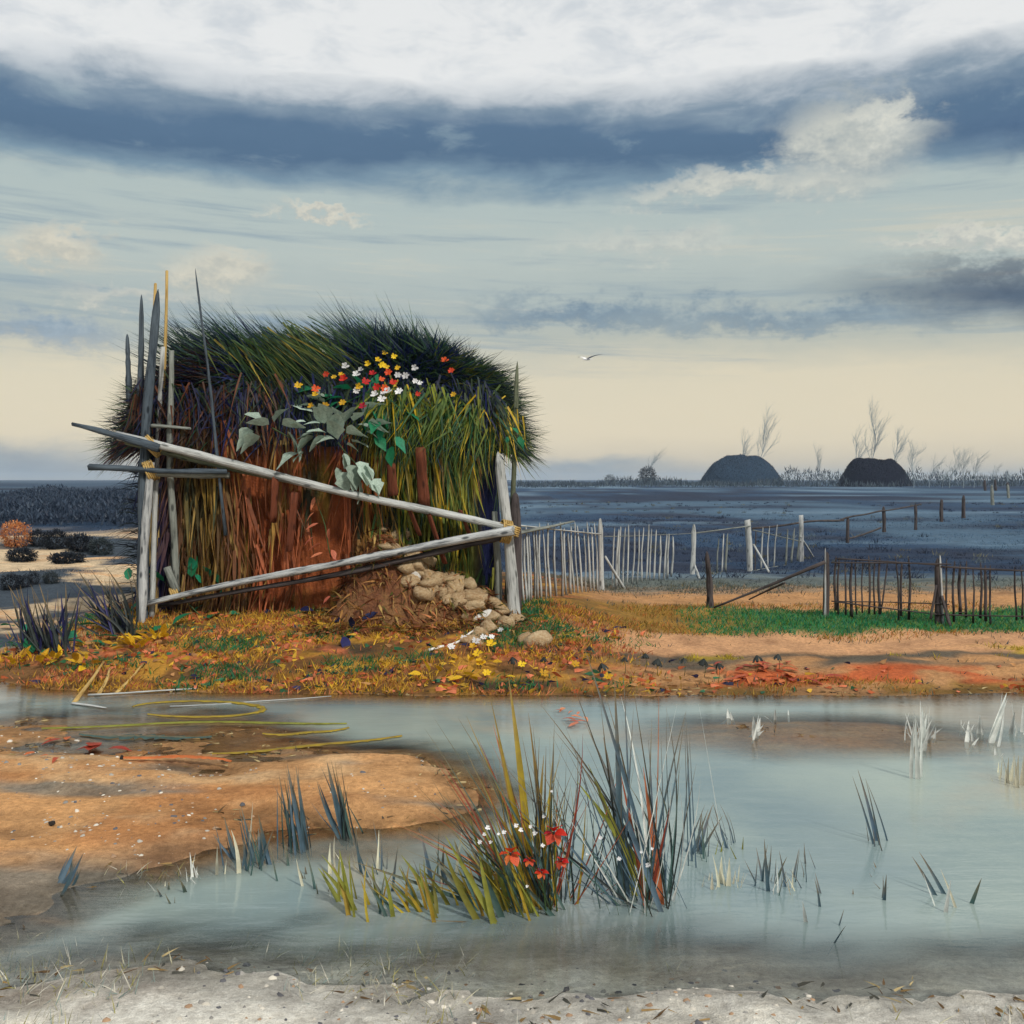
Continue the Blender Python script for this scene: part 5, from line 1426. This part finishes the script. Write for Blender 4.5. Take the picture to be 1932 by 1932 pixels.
for px, py, h_, n_, lab in ((455, 1640, 120, 9, 'sparse blue-grey reeds imitating reflections at the lower left, first of four'), (590, 1665, 130, 12, 'sparse blue-grey reeds imitating reflections, second of four from the left'), (715, 1650, 150, 14, 'sparse blue-grey reeds imitating reflections, third of four from the left'), (820, 1672, 130, 12, 'sparse blue-grey reeds imitating reflections just left of the olive plant'),
                            (1560, 1720, 110, 7, 'sparse blue-grey reeds imitating reflections beside the zigzag reeds'), (1800, 1715, 120, 7, 'sparse blue-grey reeds imitating reflections nearest the lower right corner'), (320, 1690, 90, 8, 'sparse pale reeds at the lower left corner of the pond')):
    t_ = None
    for i in range(n_):
        b0 = wroot(px + random.gauss(0, 26), py + random.gauss(0, 14))
        if t_ is None:
            t_ = thing('reed_clump', b0, lab, 'reeds', 'sparse reeds in the near water')
        hh_ = h_ * random.uniform(.4, 1.15) * b0.y / F
        top = b0 + Vector((random.gauss(-.12, .22) * hh_, random.gauss(0, .1), hh_))
        blade_obj(t_, b0, top, random.choice((3, 4, 6, 9)) * b0.y / F, M[random.choice(('blade_blue', 'blade_blue', 'blade_teal', 'blade_cream', 'blade_pale' if px > 1500 or px < 400 else 'blade_blue'))], (random.gauss(0, .06) * hh_, 0, random.uniform(0, .15) * hh_))
# dark reeds by the left shore
specs = []
for i in range(52):
    bx = random.uniform(150, 480); sp_ = random.gauss(-.12, .28)
    L_ = random.uniform(200, 470)
    specs.append(((bx, 1600 + random.uniform(-15, 35)), (bx + sp_ * L_, 1600 - L_), random.choice((4, 5, 7, 9)), random.choice(('leaf_navy', 'blade_dark', 'blade_dark')), random.uniform(-8, 8)))
reeds('dark_reed_clump', specs, 'spiky blue-black reed clump on the left shore', conv=z3, extra=0)
specs = []
for i in range(44):
    bx = random.uniform(680, 870)
    specs.append(((bx, 1470 + random.uniform(-25, 35)), (bx - random.uniform(-40, 320), random.uniform(1000, 1380)), random.choice((4, 5, 6, 8)), random.choice(('leaf_navy', 'blade_dark', 'blade_dark')), random.uniform(-6, 22)))
reeds('dark_reed_clump', specs, 'blue-black arching reeds against the left corner of the hut', conv=z3, extra=0)

# ------------------------------------------------------------------ things lying in the pond and on the sand
def ribbon(name, pts, wd, mat, label, cat, z=.006):
    c0 = Vector((pts[0][0], pts[0][1], z)); V = []; Fq = []
    for i, p in enumerate(pts):
        a_ = Vector(pts[max(0, i - 1)][:2]); b_ = Vector(pts[min(len(pts) - 1, i + 1)][:2]); tg = (b_ - a_).normalized(); nn_ = Vector((-tg.y, tg.x))
        hw = wd * (.25 + .75 * math.sin(math.pi * (i + .5) / len(pts))) * random.uniform(.25, 1.25)
        V += [(p[0] - nn_.x * hw - c0.x, p[1] - nn_.y * hw - c0.y, 0), (p[0] - c0.x, p[1] - c0.y, .012), (p[0] + nn_.x * hw - c0.x, p[1] + nn_.y * hw - c0.y, 0)]
    for i in range(len(pts) - 1):
        for s in (0, 1):
            a = i * 3 + s; Fq.append((a, a + 1, a + 4, a + 3))
    return tag(obj(name, np_mesh(name, V, np.array(Fq), M[mat]), None, c0), label, cat)
def wp(px, py):
    yy = CAMZ * F / (py - HZ)
    return ((px - 966) / F * yy, yy)
ribbon('floating_weed', [wp(371 + 125 * math.cos(a), 1339 + 15 * math.sin(a)) for a in np.linspace(-2.9, 2.4, 70)], .045, 'blade_ochre', 'ochre water weed floating in a ring on the pond', 'weed')
def arc(p, q, sag, n=44):
    return [wp(p[0] + (q[0] - p[0]) * t_ , p[1] + (q[1] - p[1]) * t_ + sag * math.sin(math.pi * t_) + 1.5 * math.sin(9 * t_)) for t_ in np.linspace(0, 1, n)]
ribbon('floating_weed', arc(z3b(190, 405), z3b(1570, 382), -6), .03, 'leaf_olive', 'long olive strand of weed floating below the ochre ring', 'weed')
ribbon('floating_weed', arc(z3b(1190, 428), z3b(1580, 400), 5), .04, 'blade_ochre', 'short ochre strand of weed floating at mid pond', 'weed')
ribbon('floating_weed', arc(z3b(960, 520), z3b(1820, 437), 3), .04, 'blade_ochre', 'ochre strand of weed trailing toward the tall tufts', 'weed')
ribbon('floating_weed', arc(z3b(360, 430), z3b(960, 440), 4), .09, 'blade_teal', 'dark green mat of weed along the edge of the sand bar', 'weed')
def streak(p, q, r, mat, label):  # pale beams laid on the water stand in for sky reflection streaks
    a_ = wp(*p); b_ = wp(*q)
    return tag(beam('reflection_streak', (a_[0], a_[1], .012), (b_[0], b_[1], .012), r, r * .5, M[mat], None, .006, .6, 'cut', 6, 8), label, 'streak')
streak(z3b(400, 254), z3b(1050, 216), .018, 'wood_pale', 'pale stick imitating sky reflection near the far shore')
streak(z3b(330, 292), z3b(480, 312), .022, 'wood_pale', 'short pale stick imitating sky reflection left of the ochre ring')
streak(z3b(770, 306), z3b(1500, 258), .012, 'wood_pale', 'long thin pale stick imitating sky reflection across the ochre ring')
for (xa, ya), (xb, yb), lab in (((330, 285), (470, 120), 'leftmost ochre stalk slanting from the water to the shore'), ((440, 250), (500, 150), 'short ochre stalk slanting from the water to the shore'), ((520, 240), (650, 130), 'rightmost ochre stalk slanting from the water to the shore')):
    a_ = wp(*z3b(xa, ya)); g_ = G(*z3b(xb, yb))
    tag(beam('ochre_stalk', (a_[0], a_[1], -.02), g_ + Vector((0, 0, .05)), .028, .012, M['wood_ochre'], None, .02, .6, 'cut', 6, 7), lab, 'stalk')
def frond(pts, s, lab, z=.02):
    ps = [G(*z3b(*q), True) + Vector((0, 0, z)) for q in pts]
    return leaf_plant('rust_leaf_frond', ps[0], ps, 'leaf_rust', s, lab, 'leaf', W=.45, stem=False, down=0)
frond([(250, 455), (280, 462), (300, 470)], (.10, .16), 'small rust-red leaf cluster lying on the sand bar, nearest the water')
frond([(470, 490), (430, 505), (490, 510), (400, 515)], (.14, .24), 'larger rust-red leaf cluster lying on the sand bar')
frond([(160, 520), (220, 535), (260, 545)], (.06, .10), 'thin rust-red leaf scraps at the far left of the sand bar')
ribbon('rust_frond', [tuple(G(*z3b(560 + 490 * t_, 550 + 45 * t_ * t_), True)[:2]) for t_ in np.linspace(0, 1, 30)], .04, 'leaf_rust', 'long rust-red frond lying along the wet edge of the sand bar', 'leaf', z=.075)
for q, s, lab in (((550, 543), .022, 'black pebble beside the long rust frond'), ((236, 842), .026, 'black pebble alone at the lower left')):
    g_ = G(*z3b(*q), True)
    o = obj('black_pebble', stone_mesh('black_pebble', M['stone_dark'], int(q[0]))); o.scale = (s, s * .8, s * 1.1); o.location = g_ + Vector((0, 0, s * .5))
    tag(o, lab, 'pebble')
a_, b_ = G(*z4h(1255, 1183)), G(*z4h(1550, 1080))
tag(beam('bent_twig', a_ + Vector((0, 0, .02)), b_ + Vector((0, 0, .06)), .018, .010, M['stone_white'], None, .06, 1, 'cut', 6, 10), 'white bent twig lying on the bank below the stones', 'twig')
rbp = [G(*z4(1225 + 40 * t_, 330 + 60 * t_), True) for t_ in (0, .4, .8, 1)]
leaf_plant('orange_leaf_cluster', rbp[0], [p + Vector((random.gauss(0, .04), random.gauss(0, .05), .03)) for p in rbp * 3], 'leaf_coral', (.08, .15), 'orange leaf cluster floating behind the blue reeds', 'leaf', W=.6, stem=False, down=0)

# ------------------------------------------------------------------ bushes, far scrub, mounds, bare trees
def leaf_cloud(n, rx, ry, rz, size, cols, shell=.55, flat=False):
    u = RNG.normal(size=(n, 3)); u /= np.linalg.norm(u, axis=1, keepdims=True)
    r_ = (shell + (1 - shell) * RNG.random(n)) * (1 + .35 * (fbm(u[:, 0] * 2.2 + 9, u[:, 2] * 2.2 + u[:, 1] * 2 + 9, 301) - .5) * 2)
    p = u * r_[:, None] * np.array([rx, ry, rz]); p[:, 2] = np.abs(p[:, 2]) if flat else p[:, 2] + rz * .9
    d0 = u + RNG.normal(0, .6, (n, 3)); d0[:, 2] += .3
    return blades(p, d0, RNG.uniform(.6, 1.4, n) * size, RNG.uniform(.35, .7, n) * size, RNG.uniform(0, .3, n), pal(cols, n, .35), K=2)
def bush(px, py, wpx, hpx, cols, label, cat='bush', group=None, n=900, name='bush', dens=1.0):
    c0 = G(px, py)
    rx = wpx * .5 * c0.y / F; rz = hpx * .5 * c0.y / F
    t_ = thing(name, c0 - Vector((0, 0, .03)), label, cat, group)
    V, fs, C = leaf_cloud(n * 2, rx, rx * .8, rz, max(rx, rz) * .15, cols)
    obj('foliage', np_mesh('foliage', V, fs, M['foliage'], C), t_)
    for k in range(3):
        a = random.uniform(0, 6.28)
        beam('stem', c0 - Vector((0, 0, .05)), c0 + Vector((math.cos(a) * rx * .5, math.sin(a) * rx * .4, rz * 1.1)), rx * .05, rx * .02, M['wood_dark'], t_, .03, 1, 'cut', 5, 4)
    return t_
DK = [(.022, .030, .045), (.03, .04, .05), (.014, .018, .03)]
SL = [(.05, .07, .08), (.07, .085, .085), (.03, .045, .06)]
bush(20, 1112, 46, 34, DK, 'dark blue bush at the left edge of the pale sand', group='bushes on the dunes')
bush(48, 1108, 28, 28, DK, 'dark blue bush second from the left edge on the pale sand', group='bushes on the dunes')
bush(64, 1102, 26, 28, DK, 'round dark blue bush third from the left edge on the sand', group='bushes on the dunes')
bush(96, 1100, 36, 26, SL, 'grey-green bush at the right end of the row on the sand', group='bushes on the dunes')
bush(28, 1032, 62, 52, [(.55, .24, .09), (.62, .32, .15), (.40, .13, .04)], 'orange autumn bush at the left edge', name='orange_bush')
for px, py, w_, h_, lab in ((70, 1030, 40, 34, 'dark bush right of the orange bush'), (105, 1036, 56, 40, 'wide dark bush in the middle of the left scrub'), (150, 1040, 60, 36, 'wide low dark bush between orange bush and hut'), (190, 1046, 50, 34, 'dark bush nearest the hut in the left scrub'), (40, 1058, 60, 26, 'low dark bush below the orange bush'), (125, 1062, 70, 22, 'flat dark bush at the front of the left scrub')):
    bush(px, py, w_, h_, DK if px != 190 else SL, lab, group='bushes left of the hut', n=1100)
# belt of scrub far left, one dark mass
n = 26000
y = RNG.uniform(42, 95, n); x = (RNG.uniform(-60, 262, n) - 966) / F * y
hgt = (.15 + 1.7 * fbm(x * .22, y * .15, 311) ** 1.5) * ss(.30, .5, fbm(x * .12, y * .12, 313) + .12)
z = tzv(x, y) + hgt * RNG.random(n) ** .6
d0 = RNG.normal(0, .45, (n, 3)); d0[:, 2] = np.abs(d0[:, 2]) + .6
V, fs, C = blades(np.stack([x, y, z], -1), d0, RNG.uniform(.15, .4, n), RNG.uniform(.05, .12, n), RNG.uniform(0, .3, n), pal([(.03, .048, .08), (.045, .068, .105), (.022, .034, .06)], n), K=2)
o = obj('far_scrub', np_mesh('far_scrub', V, fs, M['foliage'], C)); o['label'] = 'belt of dark blue scrub on the plain far left'; o['category'] = 'scrub'; o['kind'] = 'stuff'
# mounds on the horizon
def mound(pxc, Yd, hwpx, toppx, prof, cols, seed):
    xc = (pxc - 966) / F * Yd; rx = hwpx / F * Yd; g0 = tz(xc, Yd) - .5; hh_ = CAMZ - (toppx - HZ) / F * Yd - g0
    nu, nv = 60, 24
    U, Vv = np.meshgrid(np.linspace(0, 2 * np.pi, nu, endpoint=False), np.linspace(0, 1, nv), indexing='ij')
    xx = np.cos(U) * Vv * rx; yy = np.sin(U) * Vv * rx * .9
    zz_ = hh_ * (1 - Vv ** prof) * (1 + .55 * (fbm(xx / rx * 1.6 + 7, yy / rx * 1.6 + 7, seed) - .5)) * (1 - .18 * np.clip(xx / rx, -1, 1) * 0)
    zz_ = zz_ * ss(1.0, .9, Vv)
    o = obj('hill', np_mesh('hill', np.stack([xx, yy, zz_], -1).reshape(-1, 3), grid_faces(nu, nv, True), M['ground'], np.broadcast_to(np.array(cols[0]), (nu * nv, 3))), None, (xc, Yd, g0))
    struct(o)
    n = 14000
    u = RNG.uniform(0, 2 * np.pi, n); v = RNG.random(n) ** .5
    xx = np.cos(u) * v * rx; yy = np.sin(u) * v * rx * .9
    zz_ = hh_ * (1 - v ** prof) * (1 + .55 * (fbm(xx / rx * 1.6 + 7, yy / rx * 1.6 + 7, seed) - .5))
    d0 = RNG.normal(0, .5, (n, 3)); d0[:, 2] = np.abs(d0[:, 2]) + .6
    V, fs, C = blades(np.stack([xx, yy, zz_], -1), d0, RNG.uniform(.02, .06, n) * hh_, RNG.uniform(.010, .022, n) * hh_, RNG.uniform(0, .3, n), pal(cols, n), K=2)
    s_ = obj('hill_scrub', np_mesh('hill_scrub', V, fs, M['foliage'], C), o); s_['kind'] = 'stuff'
mound(1398, 420, 80, 858, 3.0, [(.024, .052, .095), (.018, .036, .070), (.036, .068, .115)], 5)
mound(1650, 300, 70, 866, 3.0, [(.007, .010, .026), (.010, .014, .034), (.006, .008, .020)], 9)
# scrub along the horizon
n = 9000
y = RNG.uniform(260, 420, n); px = RNG.uniform(975, 1960, n); x = (px - 966) / F * y
amp = .25 + .75 * ss(1420, 1500, px) * ss(1640, 1560, px) + .7 * ss(1690, 1720, px) + .25 * ss(1130, 1160, px) * ss(1300, 1250, px)
z = tzv(x, y) - .3 + amp * 5.0 * RNG.random(n) ** 1.6 * (.4 + fbm(px * .06, y * 0 + 3, 321))
d0 = RNG.normal(0, .35, (n, 3)); d0[:, 2] = np.abs(d0[:, 2]) + .8
V, fs, C = blades(np.stack([x, y, z], -1), d0, RNG.uniform(.7, 1.8, n), RNG.uniform(.12, .3, n), RNG.uniform(0, .2, n), pal([(.05, .075, .10), (.035, .05, .075), (.08, .11, .13)], n), K=2)
o = obj('horizon_scrub', np_mesh('horizon_scrub', V, fs, M['foliage'], C)); o['label'] = 'thin line of blue-grey scrub along the horizon'; o['category'] = 'scrub'; o['kind'] = 'stuff'
bush(1221, 914, 34, 36, DK, 'small dark bush standing alone on the horizon', n=900)
bush(1150, 914, 22, 20, SL, 'tiny grey bush on the horizon left of the dark one', n=500)
# bare wind-bent trees
M['bark'] = wood_mat('haze_faded_bark', (.30, .37, .41), (.16, .21, .25))  # fading of distant haze is mixed into this bark colour
def bare_tree(px, Yd, hpx, label, group, seed, lean=.18, spread=.5, base_dz=0):
    r_ = random.Random(seed)
    x = (px - 966) / F * Yd; z0 = tz(x, Yd) - .3 + base_dz; H_ = hpx / F * Yd
    t_ = thing('bare_tree', (x, Yd, z0), label, 'tree', group)
    V = []; Fq = []; TV = []; TF = []
    def tube(a, b, ra_, rb2, VV, FF):
        d = (b - a).normalized(); s = d.orthogonal().normalized(); q = d.cross(s); o_ = len(VV)
        for c_, rr_ in ((a, ra_), (b, rb2)):
            for k in range(4):
                an = k * math.pi / 2
                VV.append(tuple(c_ + s * math.cos(an) * rr_ + q * math.sin(an) * rr_))
        for k in range(4):
            FF.append((o_ + k, o_ + (k + 1) % 4, o_ + 4 + (k + 1) % 4, o_ + 4 + k))
    def grow(p, d, L_, rad, lev):
        k_ = 4
        for i in range(k_):
            q = p + d * (L_ / k_)
            tube(p, q, rad * (1 - .6 * i / k_), rad * (1 - .6 * (i + 1) / k_), TV if lev == 0 else V, TF if lev == 0 else Fq)
            p = q
            d = (d + Vector((r_.gauss(.05, .13) + lean * .12, r_.gauss(0, .12), r_.gauss(.04, .06)))).normalized()
            if lev < 3 and (lev > 0 or i > 0):
                for _ in range(3 if lev == 0 else 2):
                    nd = (d * .9 + Vector((r_.gauss(lean * .5, spread), r_.gauss(0, spread), r_.uniform(.0, .45)))).normalized()
                    grow(p, nd, L_ * r_.uniform(.35, .6), rad * .42, lev + 1)
    grow(Vector((0, 0, 0)), Vector((lean * .3, 0, 1)).normalized(), H_ * .72, H_ * .009, 0)
    obj('trunk', np_mesh('trunk', TV, np.array(TF), M['bark']), t_)
    obj('crown', np_mesh('crown', V, np.array(Fq), M['bark']), t_)
for i, (Xp, hp, lab) in enumerate(((1080, 80, 'tall bare tree right beside the black mound'), (1180, 56, 'bare bent tree second right of the black mound'), (1265, 38, 'small bare tree third right of the black mound'), (1310, 66, 'bare bent tree fourth right of the black mound'), (1400, 70, 'tallest of the bare trees halfway to the right edge'), (1470, 62, 'bare bent tree left of the three skyline posts'), (1590, 42, 'small bare tree behind the three skyline posts'), (1680, 30, 'low bare tree near the right edge of the horizon'))):
    bare_tree((1750 + Xp / 2.76) * .805, 230, hp, lab, 'bare trees along the right horizon', 40 + i)
for i, (px, hp, lab) in enumerate(((1432, 120, 'tall faint bare tree behind the blue mound'), (1405, 85, 'shorter faint bare tree behind the blue mound, left of the tall one'), (1640, 120, 'tallest faint bare tree behind the black mound'), (1618, 85, 'faint bare tree behind the black mound, left of the tallest'), (1690, 95, 'faint bare tree behind the right side of the black mound'), (1545, 60, 'small bare tree in the dip between the two mounds'), (1222, 60, 'small faint bare tree at the lone dark bush'))):
    bare_tree(px, 440, hp, lab, 'bare trees behind the mounds', 60 + i, .1, .3)

# ------------------------------------------------------------------ gull
gl_c = P(1108, 678, 30)
gull = thing('gull', gl_c, 'white gull gliding over the plain', 'bird')
secs = [(-.26, .008, 0), (-.22, .03, .0), (-.17, .045, .005), (-.10, .055, 0), (0, .06, 0), (.10, .045, 0), (.18, .022, .004), (.26, .03, .006), (.28, .01, .006)]
V = []; Fq = []
for k, (xx, rr_, zz_) in enumerate(secs):
    for j in range(8):
        a = 6.283 * j / 8
        V.append((xx, math.cos(a) * rr_, zz_ + math.sin(a) * rr_ * (.9 if k < 6 else .35)))
nb_ = len(secs)
for k in range(nb_ - 1):
    for j in range(8):
        Fq.append((k * 8 + j, k * 8 + (j + 1) % 8, (k + 1) * 8 + (j + 1) % 8, (k + 1) * 8 + j))
for sgn, rake, up in ((-1, .40, .16), (1, .05, .10)):
    o_ = len(V); nn_ = 8
    for k in range(nn_ + 1):
        t_ = k / nn_
        ch = .15 * (1 - t_ ** 2) ** .6 + .012
        cx = -.02 + rake * t_ * t_ + .12 * t_; cy = sgn * (.03 + .58 * t_); cz = .03 + up * math.sin(t_ * 2.2) + (.10 * t_ if sgn < 0 else .02)
        V += [(cx - ch * .5, cy, cz), (cx, cy, cz + .018 * (1 - t_)), (cx + ch * .5, cy, cz - .004)]
    for k in range(nn_):
        for s in (0, 1):
            a = o_ + k * 3 + s; Fq.append((a, a + 1, a + 4, a + 3))
m, t, b = newmat('gull_plumage')
sx_ = t.node('ShaderNodeSeparateXYZ'); t.l.new(t.node('ShaderNodeTexCoord').outputs['Object'], sx_.inputs[0])
t.put(b.inputs['Base Color'], t.mix(t.sstep(t.m('ABSOLUTE', sx_.outputs[1]), .5, .58), (.85, .85, .87), (.25, .26, .28)))
b.inputs['Roughness'].default_value = .7
bo = obj('body', np_mesh('body', V, np.array(Fq), m), gull)
bo.rotation_euler = (R(4), R(-4), R(42)); bo.scale = (.85, .85, .55)
bk = np_mesh('beak', [(-.26, -.008, .004), (-.26, .008, .004), (-.26, 0, -.008), (-.305, 0, -.006)], np.array([(0, 1, 3), (1, 2, 3), (2, 0, 3)]), M['petal_yellow'])
obj('beak', bk, bo)

# ------------------------------------------------------------------ pebbles on the near shore
x, y = scatter(5200, -3.0, 3.0, 3.4, 6.4)
z_ = tzv(x, y)
k = (z_ > -.03) & (RNG.random(len(x)) < ss(.38, .66, fbm(x * 1.1, y * 1.1, 401)))
xb, yb = scatter(1500, -4.4, -.3, 5.6, 8.6)
kb = (tzv(xb, yb) > -.01) & (RNG.random(len(xb)) < ss(.45, .7, fbm(xb * 1.3, yb * 1.3, 403)))
x = np.concatenate([x[k], xb[kb]]); y = np.concatenate([y[k], yb[kb]]); n = len(x)
u_ = np.array([(1, 0, 0), (.5, .87, 0), (-.5, .87, 0), (-1, 0, 0), (-.5, -.87, 0), (.5, -.87, 0), (.55, .3, .75), (-.3, .5, .7), (-.2, -.55, .72)])
f_ = np.array([(0, 1, 6), (1, 2, 7), (1, 7, 6), (2, 3, 7), (3, 4, 8), (3, 8, 7), (4, 5, 8), (5, 0, 6), (5, 6, 8), (6, 7, 8)])
sc_ = np.minimum(RNG.lognormal(-4.7, .5, n), .022)[:, None, None] * RNG.uniform(.7, 1.3, (n, 1, 3)) * np.array([1, 1, .8])
an = RNG.uniform(0, 6.28, n); ca_, sa_ = np.cos(an)[:, None], np.sin(an)[:, None]
p = u_[None] * sc_ * RNG.uniform(.8, 1.2, (n, 9, 1))
p = np.stack([p[..., 0] * ca_ - p[..., 1] * sa_, p[..., 0] * sa_ + p[..., 1] * ca_, p[..., 2]], -1) + np.stack([x, y, tzv(x, y) - .003], -1)[:, None]
c_ = np.repeat(pal([(.45, .42, .36), (.25, .24, .22), (.60, .56, .48), (.35, .22, .13), (.10, .10, .11)], n), 9, 0)
m, t, b = newmat('pebbles'); t.put(b.inputs['Base Color'], attr(t)); b.inputs['Roughness'].default_value = .8
o = obj('shore_pebbles', np_mesh('shore_pebbles', p.reshape(-1, 3), (f_[None] + (np.arange(n) * 9)[:, None, None]).reshape(-1, 3), m, c_))
o['label'] = 'small pebbles scattered over the sand'; o['category'] = 'pebbles'; o['kind'] = 'stuff'

# ------------------------------------------------------------------ haze
m = bpy.data.materials.new('haze'); m.use_nodes = True
t = NT(m.node_tree); t.n.clear()
pv = t.node('ShaderNodeVolumePrincipled')
pv.inputs['Color'].default_value = (.62, .78, .98, 1); pv.inputs['Density'].default_value = .0002; pv.inputs['Anisotropy'].default_value = .0
ou = t.node('ShaderNodeOutputMaterial'); t.l.new(pv.outputs[0], ou.inputs['Volume'])
S_ = 7500; lo, hi = -3.0, 48.0
V = [(sx, sy, z_) for z_ in (lo, hi) for sx, sy in ((-S_, -S_), (S_, -S_), (S_, S_), (-S_, S_))]
o = obj('haze', np_mesh('haze', V, np.array([(3, 2, 1, 0), (4, 5, 6, 7), (0, 1, 5, 4), (1, 2, 6, 5), (2, 3, 7, 6), (3, 0, 4, 7)]), m, smooth=False))
o['kind'] = 'stuff'; o['label'] = 'thin pale haze over the plain'; o['category'] = 'haze'
